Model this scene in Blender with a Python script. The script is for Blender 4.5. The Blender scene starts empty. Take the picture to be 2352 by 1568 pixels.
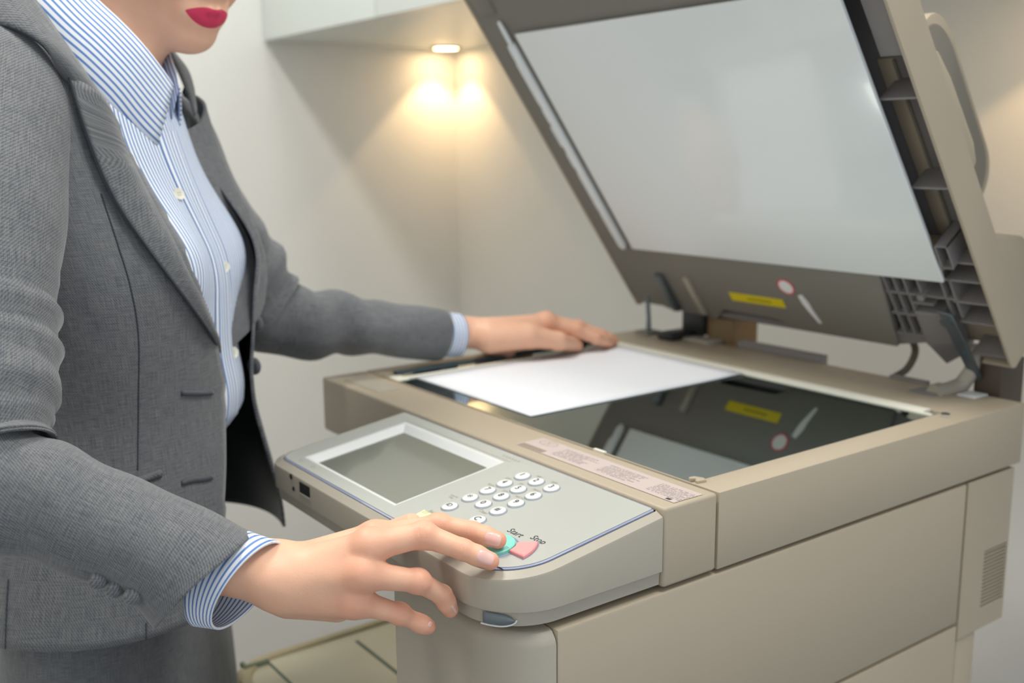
import bpy, bmesh, math, random
import numpy as np
from mathutils import Vector, Matrix
from mathutils.bvhtree import BVHTree

# ------------------------------------------------------------------ camera
# Working frame: x = depth of the copier (front to back), y = along its front
# (near side to far side), z = 0 on the platen glass.  The floor lies ZG below.
ZG = 0.97
FPX, YAW, PITCH, ROLL = 2385.81, 0.6329, -0.1872, -0.0087
CAM = np.array([-0.4993, -0.5002, 0.2534])
IW, IH = 2352.0, 1568.0
_f = np.array([math.sin(YAW)*math.cos(PITCH), math.cos(YAW)*math.cos(PITCH), math.sin(PITCH)])
_r = np.array([math.cos(YAW), -math.sin(YAW), 0.0]); _u = np.cross(_r, _f)
_c, _s = math.cos(ROLL), math.sin(ROLL)
CR = np.array([_c*_r + _s*_u, -_s*_r + _c*_u, _f])
def ray(x, y): return np.array([(x-IW/2)/FPX, -(y-IH/2)/FPX, 1.0]) @ CR
def at(x, y, d): return CAM + ray(x, y)*d
def hitp(x, y, pt, n):
    n = np.array(n, float); d = ray(x, y)
    return CAM + d*(np.dot(np.array(pt, float)-CAM, n)/np.dot(d, n))
def proj(P):
    q = (np.atleast_2d(P)-CAM) @ CR.T
    return np.c_[IW/2+FPX*q[:, 0]/q[:, 2], IH/2-FPX*q[:, 1]/q[:, 2]]

scene = bpy.context.scene
COL = scene.collection
cam_data = bpy.data.cameras.new('camera')
cam_data.sensor_width = 36.0
cam_data.lens = FPX/IW*36.0
cam_data.clip_start = 0.02
cam_data.dof.use_dof = True
cam_data.dof.focus_distance = 0.70
cam_data.dof.aperture_fstop = 5.4
cam = bpy.data.objects.new('camera', cam_data)
COL.objects.link(cam)
_m = Matrix(((CR[0][0], CR[1][0], -CR[2][0], CAM[0]), (CR[0][1], CR[1][1], -CR[2][1], CAM[1]),
             (CR[0][2], CR[1][2], -CR[2][2], CAM[2]+ZG), (0, 0, 0, 1)))
cam.matrix_world = _m
scene.camera = cam

# ------------------------------------------------------------------ world, lights, exposure
world = bpy.data.worlds.new('world'); scene.world = world
world.use_nodes = True
world.node_tree.nodes['Background'].inputs[0].default_value = (0.84, 0.92, 1.0, 1)
world.node_tree.nodes['Background'].inputs[1].default_value = 0.88
scene.view_settings.view_transform = 'Standard'
scene.view_settings.look = 'None'
scene.view_settings.gamma = 1.0
scene.view_settings.use_curve_mapping = False
scene.view_settings.exposure = 0.0

def area_light(name, loc, size, energy, color, rot=(0, 0, 0)):
    l = bpy.data.lights.new(name, 'AREA'); l.shape = 'RECTANGLE'
    l.size, l.size_y = size; l.energy = energy; l.color = color
    o = bpy.data.objects.new(name, l); o.location = (loc[0], loc[1], loc[2]+ZG); o.rotation_euler = rot
    COL.objects.link(o); return o
CEIL = 1.62
PANELS = [((-0.38, 0.62), (0.20, 0.40), 17, 'ceiling_light_person_offscreen'), ((0.28, -0.42), (0.5, 0.5), 17, 'ceiling_light_copier_offscreen')]
for _p, _sz, _e, _n in PANELS: area_light(_n, (*_p, CEIL-0.03), _sz, _e, (1.0, 0.98, 0.94))

XW, YW, CABZ, CABX = 0.87, 1.58, 0.468, 0.40   # back wall, far wall, cabinet bottom, cabinet front

# ------------------------------------------------------------------ helpers
OFF = {}
def root(name, loc, label, cat, group=None):
    o = bpy.data.objects.new(name, None); o.empty_display_size = 0.05
    o.location = (loc[0], loc[1], loc[2]+ZG); COL.objects.link(o)
    OFF[o.name] = np.array(o.location)
    o['label'] = label; o['category'] = cat
    if group: o['group'] = group
    return o
def mk(name, vf, mats, parent=None, smooth=40, uv=None, mi=None, loc=None, mods=None):
    v, f = vf
    v = np.array(v, float).reshape(-1, 3) + [0, 0, ZG]
    if parent is not None: off = OFF[parent.name]; base = (0, 0, 0)
    else:
        off = np.array([0, 0, 0.0]) if loc is None else np.array([loc[0], loc[1], loc[2]+ZG]); base = tuple(off)
    me = bpy.data.meshes.new(name)
    me.from_pydata((v-off).tolist(), [], [list(map(int, q)) for q in f])
    if not isinstance(mats, (list, tuple)): mats = [mats]
    for m in mats: me.materials.append(m)
    if mi is not None: me.polygons.foreach_set('material_index', np.array(mi, dtype=np.int32))
    if uv is not None:
        uv = np.array(uv, float); L = me.uv_layers.new(name='UVMap')
        idx = np.empty(len(me.loops), dtype=np.int32); me.loops.foreach_get('vertex_index', idx)
        L.data.foreach_set('uv', uv[idx].ravel())
    if smooth:
        me.shade_smooth()
        if smooth < 180: me.set_sharp_from_angle(angle=math.radians(smooth))
    me.update()
    o = bpy.data.objects.new(name, me); COL.objects.link(o)
    o.location = base; OFF[o.name] = off
    if parent is not None: o.parent = parent
    for m in (mods or []):
        md = o.modifiers.new(m[0].lower(), m[0])
        for k, val in m[1].items(): setattr(md, k, val)
    return o
def tag(o, label, cat, group=None, kind=None):
    o['label'] = label; o['category'] = cat
    if group: o['group'] = group
    if kind: o['kind'] = kind
    return o
def struct(o, label, cat): o['kind'] = 'structure'; o['label'] = label; o['category'] = cat; return o

class MB:
    def __init__(s): s.v = []; s.f = []; s.m = []
    def add(s, vf, m=0):
        b = len(s.v); s.v += [tuple(map(float, p)) for p in vf[0]]
        s.f += [[b+int(i) for i in q] for q in vf[1]]; s.m += [m]*len(vf[1]); return s
    @property
    def vf(s): return (s.v, s.f)

def bev(vf, w, seg=2, ang=30):
    bm = bmesh.new(); vs = [bm.verts.new(p) for p in vf[0]]
    for q in vf[1]:
        try: bm.faces.new([vs[int(i)] for i in q])
        except ValueError: pass
    bmesh.ops.recalc_face_normals(bm, faces=bm.faces)
    if w > 0:
        es = [e for e in bm.edges if len(e.link_faces) == 2 and e.calc_face_angle(0) > math.radians(ang)]
        bmesh.ops.bevel(bm, geom=es, offset=w, segments=seg, profile=0.5, affect='EDGES', clamp_overlap=True)
    bm.verts.index_update()
    r = ([tuple(v.co) for v in bm.verts], [[v.index for v in q.verts] for q in bm.faces]); bm.free(); return r
def box(x0, x1, y0, y1, z0, z1, b=0.0, seg=2):
    v = [(x, y, z) for x in (x0, x1) for y in (y0, y1) for z in (z0, z1)]
    f = [(0, 1, 3, 2), (4, 6, 7, 5), (0, 4, 5, 1), (2, 3, 7, 6), (0, 2, 6, 4), (1, 5, 7, 3)]
    return bev((v, f), b, seg)
def xf(vf, fn): return ([fn(*p) for p in vf[0]], vf[1])
def prism(poly, z0, z1, b=0.0, seg=2):
    n = len(poly)
    v = [(x, y, z0) for x, y in poly]+[(x, y, z1) for x, y in poly]
    f = [list(range(n-1, -1, -1)), list(range(n, 2*n))]+[(i, (i+1) % n, n+(i+1) % n, n+i) for i in range(n)]
    return bev((v, f), b, seg)
def ringbox(o, i, z0, z1, b=0.0):
    "rectangular frame: outer o=(x0,x1,y0,y1), hole i"
    def c(r): return [(r[0], r[2]), (r[1], r[2]), (r[1], r[3]), (r[0], r[3])]
    v = [(x, y, z) for z in (z0, z1) for r in (o, i) for x, y in c(r)]
    f = []
    for k in range(4):
        j = (k+1) % 4
        f += [(k, j, 8+j, 8+k), (4+k, 12+k, 12+j, 4+j), (8+k, 8+j, 12+j, 12+k), (k, 4+k, 4+j, j)]
    return bev((v, f), b, 2, 60)
def rrect(x0, x1, y0, y1, r, n=10):
    "rounded rectangle, r = radii at (x0,y0),(x1,y0),(x1,y1),(x0,y1)"
    P = []
    for (cx, cy, sx, sy, rr, a0) in ((x0, y0, 1, 1, r[0], 180), (x1, y0, -1, 1, r[1], 270), (x1, y1, -1, -1, r[2], 0), (x0, y1, 1, -1, r[3], 90)):
        rr = max(rr, 1e-5)
        for k in range(n+1):
            a = math.radians(a0+90*k/n)
            P.append((cx+sx*rr+rr*math.cos(a), cy+sy*rr+rr*math.sin(a)))
    return P
def rings(R, cap0=True, cap1=True):
    n = len(R[0]); v = [p for r in R for p in r]; f = []
    for k in range(len(R)-1):
        for i in range(n):
            j = (i+1) % n; f.append((k*n+i, k*n+j, (k+1)*n+j, (k+1)*n+i))
    if cap0: f.append(list(range(n-1, -1, -1)))
    if cap1: f.append(list(range((len(R)-1)*n, len(R)*n)))
    return (v, f)
def frames(P, ref=None):
    P = np.array(P, float); T = np.gradient(P, axis=0); T /= np.linalg.norm(T, axis=1)[:, None]
    if ref is None: ref = np.array([0, 0, 1.0]) if abs(T[0][2]) < .9 else np.array([1.0, 0, 0])
    N = []; n = ref-T[0]*np.dot(ref, T[0]); n /= np.linalg.norm(n); N.append(n)
    for k in range(1, len(P)):
        n = n-T[k]*np.dot(n, T[k]); n /= np.linalg.norm(n); N.append(n)
    N = np.array(N); return P, T, N, np.cross(T, N)
def tube(P, r, n=12, caps=True):
    P, T, N, B = frames(P); r = np.broadcast_to(np.array(r, float), (len(P),))
    R = [[tuple(P[k]+r[k]*(math.cos(2*math.pi*i/n)*N[k]+math.sin(2*math.pi*i/n)*B[k])) for i in range(n)] for k in range(len(P))]
    return rings(R, caps, caps)
def cyl(c, axis, r, h, n=24, b=0.0):
    a = np.array(axis, float); a /= np.linalg.norm(a)
    ref = np.array([0, 0, 1.0]) if abs(a[2]) < .9 else np.array([1.0, 0, 0])
    e = np.cross(ref, a); e /= np.linalg.norm(e); g = np.cross(a, e); c = np.array(c, float)
    rr = [r-b, r, r, r-b] if b else [r, r]; hh = [0, b, h-b, h] if b else [0, h]
    return rings([[tuple(c+a*z+q*(math.cos(2*math.pi*i/n)*e+math.sin(2*math.pi*i/n)*g)) for i in range(n)] for q, z in zip(rr, hh)])
def spline(P, n):
    "Catmull-Rom resample of control rows"
    P = np.array(P, float); m = len(P); out = []
    for t in np.linspace(0, m-1, n):
        i = min(int(t), m-2); u = t-i
        p0 = P[i-1] if i > 0 else 2*P[0]-P[1]; p3 = P[i+2] if i+2 < m else 2*P[-1]-P[-2]
        p1, p2 = P[i], P[i+1]
        out.append(.5*(2*p1+(p2-p0)*u+(2*p0-5*p1+4*p2-p3)*u*u+(3*p1-p0-3*p2+p3)*u**3))
    return np.array(out)
def grid(P, closed=False):
    P = np.array(P, float); a, b = P.shape[:2]; f = []
    for i in range(a-1):
        for j in range(b if closed else b-1):
            k = (j+1) % b; f.append((i*b+j, i*b+k, (i+1)*b+k, (i+1)*b+j))
    return (P.reshape(-1, 3), f)
def text(body, size, o, ex, ey, ext=0.0, shear=0.0, align='CENTER'):
    "text laid flat in the frame (ex, ey) at o; returns verts, faces"
    c = bpy.data.curves.new('t', 'FONT'); c.body = body; c.size = size; c.align_x = align; c.align_y = 'CENTER'; c.shear = shear
    c.resolution_u = 3; c.extrude = ext
    ob = bpy.data.objects.new('t', c); COL.objects.link(ob)
    dg = bpy.context.evaluated_depsgraph_get()
    me = bpy.data.meshes.new_from_object(ob.evaluated_get(dg))
    ex, ey = np.array(ex, float), np.array(ey, float); n = np.cross(ex, ey); o = np.array(o, float)
    v = [tuple(o+ex*p.co.x+ey*p.co.y+n*p.co.z) for p in me.vertices]; f = [list(q.vertices) for q in me.polygons]
    bpy.data.objects.remove(ob); bpy.data.curves.remove(c); bpy.data.meshes.remove(me)
    return (v, f)

# ------------------------------------------------------------------ materials
def srgb(r, g, b):
    return tuple(((c/255)/12.92 if c/255 <= .04045 else ((c/255+.055)/1.055)**2.4) for c in (r, g, b))
def mat(name, col, rough=.5, metal=0.0, spec=.5, bump=0.0, bscale=900, var=0.0, vscale=6, coat=0.0, sheen=0.0, trans=0.0, ior=1.5, sss=0.0, emit=None):
    m = bpy.data.materials.new(name); m.use_nodes = True
    nt = m.node_tree; b = nt.nodes['Principled BSDF']
    b.inputs['Base Color'].default_value = (*col, 1); b.inputs['Roughness'].default_value = rough
    b.inputs['Metallic'].default_value = metal; b.inputs['Specular IOR Level'].default_value = spec
    b.inputs['Coat Weight'].default_value = coat; b.inputs['Sheen Weight'].default_value = sheen
    b.inputs['Transmission Weight'].default_value = trans; b.inputs['IOR'].default_value = ior
    if sss: b.inputs['Subsurface Weight'].default_value = sss; b.inputs['Subsurface Radius'].default_value = (.008, .003, .0015); b.inputs['Subsurface Scale'].default_value = 1.0
    if emit: b.inputs['Emission Color'].default_value = (*emit[0], 1); b.inputs['Emission Strength'].default_value = emit[1]
    tc = nt.nodes.new('ShaderNodeTexCoord')
    if var:
        n = nt.nodes.new('ShaderNodeTexNoise'); n.inputs['Scale'].default_value = vscale; n.inputs['Detail'].default_value = 4
        nt.links.new(tc.outputs['Object'], n.inputs['Vector'])
        mr = nt.nodes.new('ShaderNodeMapRange'); mr.inputs['To Min'].default_value = 1-var; mr.inputs['To Max'].default_value = 1+var
        nt.links.new(n.outputs['Fac'], mr.inputs['Value'])
        mx = nt.nodes.new('ShaderNodeVectorMath'); mx.operation = 'SCALE'; mx.inputs[0].default_value = col
        nt.links.new(mr.outputs['Result'], mx.inputs['Scale']); nt.links.new(mx.outputs['Vector'], b.inputs['Base Color'])
    if bump:
        n = nt.nodes.new('ShaderNodeTexNoise'); n.inputs['Scale'].default_value = bscale; n.inputs['Detail'].default_value = 2
        nt.links.new(tc.outputs['Object'], n.inputs['Vector'])
        bp = nt.nodes.new('ShaderNodeBump'); bp.inputs['Strength'].default_value = bump; bp.inputs['Distance'].default_value = .0004
        nt.links.new(n.outputs['Fac'], bp.inputs['Height']); nt.links.new(bp.outputs['Normal'], b.inputs['Normal'])
    return m
M_SHELL = mat('copier_shell', srgb(178, 164, 143), .48, bump=.12, bscale=2500, var=.02)
M_SHELL2 = mat('copier_shell_panel', srgb(170, 162, 148), .45, bump=.12, bscale=2500, var=.02)
M_WHITE = mat('panel_white', srgb(180, 181, 174), .32, var=.015)
M_KEY = mat('key_white', srgb(224, 225, 224), .3)
M_INK = mat('ink', srgb(60, 64, 68), .6)
M_INK2 = mat('ink_pale', srgb(170, 165, 152), .6)
M_GAP = mat('gap_dark', srgb(22, 24, 26), .7)
M_KEYRING = mat('key_ring', srgb(150, 158, 172), .25)
M_CLEAR = mat('clear_edge', srgb(150, 158, 186), .08, coat=1.0)
M_SCREEN = mat('screen', srgb(122, 122, 110), .16, coat=.6)
M_GREEN = mat('start_green', srgb(135, 215, 200), .4)
M_PINK = mat('stop_pink', srgb(250, 160, 158), .4)
M_YELLOW = mat('reset_yellow', srgb(250, 235, 185), .4)
M_LENS = mat('lens_grey', srgb(104, 112, 118), .25)
M_LIDIN = mat('lid_inner_grey', srgb(128, 124, 116), .5, bump=.1, bscale=2000, var=.03)
M_LIDDK = mat('lid_rib_grey', srgb(134, 129, 128), .55, var=.03)
M_PLATE = mat('lid_white_plate', srgb(238, 242, 242), .18, spec=.5, coat=.4)
M_STEEL = mat('steel', srgb(120, 130, 136), .35, metal=.8)
M_DARK = mat('black_plastic', srgb(30, 31, 33), .45)
M_GLASSDARK = mat('scanner_inside', srgb(70, 86, 92), .6)
M_STRIP = mat('white_strip', srgb(226, 222, 208), .5, var=.03, vscale=60)
M_CREAM = mat('tray_cream', srgb(246, 236, 206), .5, var=.02)
M_CREAMDK = mat('tray_rim', srgb(212, 198, 158), .5)
M_TRAYSTRIP = mat('tray_strip', srgb(130, 140, 118), .6)
M_PAPER = mat('paper', srgb(236, 236, 240), .7)
M_STICKY = mat('yellow_label', srgb(225, 205, 20), .5)
M_STICKR = mat('red_label', srgb(220, 70, 85), .5)
M_STICKW = mat('white_label', srgb(235, 235, 235), .5)
M_WALL = mat('wall_paint', srgb(240, 239, 234), .6, bump=.05, bscale=400, var=.01)
M_CAB = mat('cabinet_white', srgb(232, 238, 234), .3)
M_FLOOR = mat('floor_vinyl', srgb(104, 106, 110), .5, var=.06, vscale=20)
M_CEIL = mat('ceiling_paint', srgb(235, 235, 232), .8)
M_TAPE = mat('lamp_disc', (1, .8, .5), .5, emit=((1.0, .68, .36), 32.0))
def glass_mat():
    "coated scanner glass: clear, with a strong mirror reflection at low angles"
    m = bpy.data.materials.new('platen_glass'); m.use_nodes = True; nt = m.node_tree
    nt.nodes.remove(nt.nodes['Principled BSDF']); out = nt.nodes['Material Output']
    tr = nt.nodes.new('ShaderNodeBsdfTransparent'); tr.inputs[0].default_value = (*srgb(200, 226, 222), 1)
    gl = nt.nodes.new('ShaderNodeBsdfGlossy'); gl.inputs['Roughness'].default_value = .012; gl.inputs[0].default_value = (*srgb(238, 248, 246), 1)
    fr = nt.nodes.new('ShaderNodeFresnel'); fr.inputs['IOR'].default_value = 9.0
    mx = nt.nodes.new('ShaderNodeMixShader')
    ge = nt.nodes.new('ShaderNodeNewGeometry'); iv = nt.nodes.new('ShaderNodeMath'); iv.operation = 'SUBTRACT'; iv.inputs[0].default_value = 1; nt.links.new(ge.outputs['Backfacing'], iv.inputs[1])
    mu = nt.nodes.new('ShaderNodeMath'); mu.operation = 'MULTIPLY'; nt.links.new(fr.outputs[0], mu.inputs[0]); nt.links.new(iv.outputs[0], mu.inputs[1])
    nt.links.new(mu.outputs[0], mx.inputs[0]); nt.links.new(tr.outputs[0], mx.inputs[1]); nt.links.new(gl.outputs[0], mx.inputs[2]); nt.links.new(mx.outputs[0], out.inputs['Surface'])
    return m
M_GLASS = glass_mat()
# ------------------------------------------------------------------ room
FLZ = -ZG
struct(mk('floor', box(-1.5, XW, -1.3, YW, FLZ-.05, FLZ), M_FLOOR, loc=(0, 0, FLZ)), 'grey vinyl floor under the copier', 'floor')
struct(mk('wall_back', box(XW, XW+.1, -1.3, YW+.1, FLZ-.05, CEIL+.05), M_WALL, loc=(XW, 0, FLZ)), 'off-white painted wall behind the copier lid', 'wall')
struct(mk('wall_left', box(-1.5, XW, YW, YW+.1, FLZ-.05, CEIL+.05), M_WALL, loc=(0, YW, FLZ)), 'off-white painted wall with warm light cone behind the person', 'wall')
struct(mk('wall_front_added', box(-1.5, -1.4, -1.3, YW, FLZ-.05, CEIL+.05), M_WALL, loc=(-1.5, 0, FLZ)), 'off-white painted wall added out of view facing the copier front', 'wall')  # unseen wall, added to hold side light off the copier front
struct(mk('ceiling', box(-1.5, XW, -1.3, YW, CEIL, CEIL+.05), M_CEIL, loc=(0, 0, CEIL)), 'white ceiling', 'ceiling')

cab = root('wall_cabinet', (XW-.2, .4, CABZ), 'white wall cabinet hung on the wall above the copier', 'cabinet')
mk('carcass', box(CABX+.02, XW, -1.3, YW, CABZ, CABZ+.8, .001), M_CAB, cab)
dw = .47
for k in range(6):
    y1 = YW-.004-.0-k*dw; y0 = y1-dw+.003
    mk('cabinet_door', box(CABX, CABX+.0195, y0, y1, CABZ-.001, CABZ+.8, .001), M_CAB, cab)
def spot(loc, energy, size, name='cabinet_light', lab='', off=''):
    o = root(name, loc, lab, 'lamp', 'spot lamps under the cabinet')
    mk('lamp_ring', ringdisc(loc, .034, .027, .004), M_STEEL, o)
    mk('lamp_lens'+off, cyl((loc[0], loc[1], loc[2]-.003), (0, 0, 1), .027, .003), M_TAPE, o)
    l = bpy.data.lights.new('cabinet_light_bulb'+off, 'SPOT'); l.energy = energy; l.color = (1.0, .66, .33)
    l.spot_size = math.radians(size); l.spot_blend = .12; l.shadow_soft_size = .018
    lo = bpy.data.objects.new('cabinet_light_bulb'+off, l); lo.location = (0, 0, -.008); lo.parent = o; COL.objects.link(lo)
def ringdisc(c, ro, ri, h, n=32):
    R = []
    for r, z in ((ro, 0), (ro, -h*.6), (ro-.002, -h), (ri, -h), (ri, -.001)):
        R.append([(c[0]+r*math.cos(2*math.pi*i/n), c[1]+r*math.sin(2*math.pi*i/n), c[2]+z) for i in range(n)])
    return rings(R, True, False)
spot((XW-.066, YW-.064, CABZ), 2.7, 91, lab='small round warm spot lamp under the cabinet by the wall corner')
spot((XW-.12, .12, CABZ), 2.0, 104, off='_offscreen', lab='small round warm spot lamp under the cabinet beside the raised lid')
for ((x, y), (sx, sy), _e, _n), lab in zip(PANELS, ('narrow white ceiling light panel above the person', 'square white ceiling light panel above the near side of the copier')):
    o = root('ceiling_light', (x, y, CEIL), lab, 'lamp', 'ceiling light panels')
    mk('frame', ringbox((x-sx/2-.02, x+sx/2+.02, y-sy/2-.02, y+sy/2+.02), (x-sx/2-.002, x+sx/2+.002, y-sy/2-.002, y+sy/2+.002), CEIL-.035, CEIL, .002), M_CEIL, o)

# ------------------------------------------------------------------ copier
cop = root('copier', (.15, .27, FLZ), 'beige office copier with its lid raised and a control panel in front', 'copier')
A, HS, D, LS = .0555, .0604, .492, .5407
GY0, GX0, GX1, GY1 = .0294, A+.001, .3815, .476
# lower body with the open output bay
lowb = MB()
lowb.add(box(-.128, .436, .003, .532, FLZ+.03, -.315, .004))
for x in (-.07, .37):
    for y in (.06, .47): lowb.add(cyl((x, y, FLZ), (0, 0, 1), .022, .035))
mk('lower_body', lowb.vf, M_SHELL, cop)
mk('rear_column', prism([(.02, .004), (.436, .004), (.436, .53), (.25, .53), (.25, .22), (.02, .14)], -.315, -.064, .003), M_SHELL, cop)
mk('rear_panel', xf(ringbox((.3995, .4815, -.222, -.0637), (.4375, .4790, -.1990, -.1405), 0, .10), lambda a, b, c: (a, c, b)), M_SHELL, cop)
# covers on the near side
mk('side_cover', box(-.0968, .3973, 0, .02, -.2035, -.0637, .0022), M_SHELL, cop)
mk('lower_side_cover', box(-.0968, .3985, .0, .02, -.62, -.2068, .0022), M_SHELL, cop)
mk('lower_rear_panel', box(.4005, .4355, .001, .03, -.9, -.223, .003), M_SHELL, cop)
mk('base_cover', box(-.0968, .3985, .0, .02, FLZ+.03, -.623, .003), M_SHELL, cop)
mk('vent_recess', box(.4365, .4800, .030, .034, -.2000, -.1395), M_SHELL, cop)
for k in range(15):
    z = -.1430-k*.00382
    mk('vent_slat', box(.4370, .4795, .0004, .010, z-.0010, z+.0010, .0003, 1), M_SHELL, cop)
# hinge knuckles in the seam by the door
for k in range(14):
    z = -.083-k*.017
    mk('hinge_knuckle', box(-.0985, -.0966, .002, .006, z-.0045, z+.0045, .0006, 1), M_SHELL2, cop)
# front door with the rounded near corner
def door_ring(d, z):
    P = [(-.098-(.036-d)*math.cos(a), .048-(.048-d)*math.sin(a)) for a in np.linspace(0, math.pi/2, 25)]
    return [(x, y, z) for x, y in P+[(-.098, .152), (-.134+d, .152)]]
R = [door_ring(.0, -.31), door_ring(.0, -.0735), door_ring(.0012, -.0695), door_ring(.0045, -.0652), door_ring(.007, -.0640)]
mk('front_door', rings(R), M_SHELL2, cop, 35)
R = [door_ring(.0, -.60), door_ring(.0, -.314), door_ring(.002, -.312)]
mk('lower_front_door', rings(R), M_SHELL2, cop, 35)
mk('drawer_front', box(-.134, -.127, .155, .530, -.62, -.333, .004), M_SHELL2, cop)
mk('drawer_front', box(-.134, -.127, .003, .530, FLZ+.03, -.624, .004), M_SHELL2, cop)
# output tray in the bay
def tray_ring(d, z, b=0): return [(x, y, z) for x, y in rrect(-.137+d, .25-b, .157+b, .529-d, (.002, .002, .002, .045), 14)]
tr = mk('output_tray', rings([tray_ring(.003, -.335), tray_ring(0, -.33), tray_ring(0, -.303), tray_ring(.003, -.300), tray_ring(.011, -.300), tray_ring(.0125, -.303)], True, False), M_CREAMDK, cop, 40)
mk('tray_floor', rings([tray_ring(.0122, -.312), tray_ring(.0122, -.3035), tray_ring(.0135, -.303)]), M_CREAM, tr, 40)
mk('tray_strip', box(-.0945, -.0915, .158, .512, -.3035, -.3022), M_TRAYSTRIP, tr)  # thin raised strips, green-grey against the cream tray floor
mk('tray_strip', box(.006, .010, .158, .497, -.3035, -.3022), M_TRAYSTRIP, tr)
mk('tray_catch', prism([(-.121, .508), (-.121, .522), (-.117, .522), (-.117, .513), (-.093, .513), (-.093, .508)], -.303, -.2985), M_TRAYSTRIP, tr)

# scanner housing: front strip plus frame round the glass
mk('scanner_front_cover', box(0, A-.0007, 0, LS, -HS, 0, .0028, 3), M_SHELL, cop)
fr = ringbox((A+.0007, D, 0, LS), (GX0+.0012, GX1+.016, GY0, .515), -HS, 0, .0022)
mk('scanner_frame', fr, M_SHELL, cop)
mk('scanner_floor', box(A, D-.01, .01, LS-.01, -HS+.001, -HS+.004), M_GLASSDARK, cop)
ins = MB()
ins.add(box(GX1+.008, GX1+.012, GY0, .5, -HS+.003, -.004)); ins.add(box(GX0, GX0+.003, GY0, .5, -HS+.003, -.004))
ins.add(box(GX0, GX1+.01, GY0-.0, GY0+.003, -HS+.003, -.004)); ins.add(box(GX0, GX1+.01, GY1, GY1+.003, -HS+.003, -.004))
mk('scanner_well', ins.vf, M_GLASSDARK, cop)
mk('scan_carriage', box(GX0+.008, GX1-.0, .40, .455, -.045, -.016, .003), M_DARK, cop)
mk('platen_glass', box(GX0+.0014, GX1, GY0+.0006, GY1-.001, -.0042, -.0006, .0004, 1), M_GLASS, cop, 0)
mk('slit_glass', box(GX0+.0014, GX1, GY1+.006, .506, -.0042, -.0010), M_GLASS, cop, 0)
mk('slit_well', box(GX0+.0014, GX1, GY1+.006, .506, -.014, -.010), M_GAP, cop)
st = MB(); st.add(box(GX1+.0004, GX1+.0152, GY0+.012, .514, -.004, .0012, .0008)); st.add(box(GX1-.004, GX1+.0004, GY0+.001, GY1, -.0006, .0006))
mk('document_scale_strip', st.vf, M_STRIP, cop)
mk('left_scale_strip', box(GX0+.012, GX1, GY1-.001, GY1+.006, -.003, .0008, .0005), M_STRIP, cop)
mk('left_scale_end', box(GX0+.0014, GX0+.0165, GY1-.004, GY1+.018, -.003, .0004, .001), M_STRIP, cop)
mk('slit_rail', box(GX0+.02, GX1, .506, .515, -.006, .0012, .001), M_GLASSDARK, cop)
mk('glass_clip', prism([(.046+.012, .024), (.0665, .0225), (.0685, .0275), (.0655, .0345), (.060, .0352), (.0585, .0325), (.0620, .031), (.0625, .0285), (.059, .0275)], -.001, .0022, .0006), M_SHELL, cop)
mk('glass_stop', box(.0555, .0590, .128, .142, -.003, .0007, .0005), M_STRIP, cop)
mk('frame_screw', cyl((.3925, .0245, -.0005), (0, 0, 1), .0042, .0012), M_STEEL, cop)
mk('frame_screw', cyl((.384, .0195, -.0005), (0, 0, 1), .0045, .0010), M_SHELL2, cop)
# printed notice on the front strip
def notice_mat():
    m = bpy.data.materials.new('notice_print'); m.use_nodes = True; nt = m.node_tree; b = nt.nodes['Principled BSDF']
    b.inputs['Roughness'].default_value = .55
    N = nt.nodes.new; L = nt.links.new
    uv = N('ShaderNodeUVMap'); sp = N('ShaderNodeSeparateXYZ'); L(uv.outputs[0], sp.inputs[0])
    def mth(op, a, bb=None, c=None):
        n = N('ShaderNodeMath'); n.operation = op
        for i, q in enumerate((a, bb, c)):
            if q is None: continue
            if isinstance(q, (int, float)): n.inputs[i].default_value = q
            else: L(q, n.inputs[i])
        return n.outputs[0]
    # u along the strip (metres), v across it
    u, v = sp.outputs[0], sp.outputs[1]
    row = mth('FLOOR', mth('DIVIDE', v, .0021)); rf = mth('FRACT', mth('DIVIDE', v, .0021))
    line = mth('MULTIPLY', mth('GREATER_THAN', rf, .30), mth('LESS_THAN', rf, .80))
    nz = N('ShaderNodeTexWhiteNoise'); nz.noise_dimensions = '2D'
    cb = N('ShaderNodeCombineXYZ'); L(mth('FLOOR', mth('DIVIDE', u, .0006)), cb.inputs[0]); L(row, cb.inputs[1]); L(cb.outputs[0], nz.inputs['Vector'])
    ink = mth('MULTIPLY', line, mth('GREATER_THAN', nz.outputs['Value'], .28))
    # text blocks: four columns, ragged ends
    blk = mth('FRACT', mth('DIVIDE', mth('SUBTRACT', u, .038), .058))
    rg = N('ShaderNodeTexWhiteNoise'); rg.noise_dimensions = '2D'
    cb2 = N('ShaderNodeCombineXYZ'); L(mth('FLOOR', mth('DIVIDE', mth('SUBTRACT', u, .038), .058)), cb2.inputs[0]); L(row, cb2.inputs[1]); L(cb2.outputs[0], rg.inputs['Vector'])
    ink = mth('MULTIPLY', ink, mth('LESS_THAN', blk, mth('MULTIPLY_ADD', rg.outputs['Value'], .30, .58)))
    ink = mth('MULTIPLY', ink, mth('GREATER_THAN', u, .040))
    ink = mth('MULTIPLY', ink, mth('MULTIPLY', mth('GREATER_THAN', v, .004), mth('LESS_THAN', v, .0215)))
    mx = N('ShaderNodeMix'); mx.data_type = 'RGBA'
    mx.inputs['A'].default_value = (*srgb(196, 180, 174), 1); mx.inputs['B'].default_value = (*srgb(132, 122, 122), 1)
    L(ink, mx.inputs['Factor']); L(mx.outputs['Result'], b.inputs['Base Color'])
    return m
NA = np.array([hitp(x, y, (0, 0, 0), (0, 0, 1)) for x, y in ((1198, 1018), (1248, 1005), (1612, 1134), (1550, 1158))])
nx0, nx1, ny1, ny0 = .0205, .0425, NA[0][1], NA[3][1]
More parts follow.
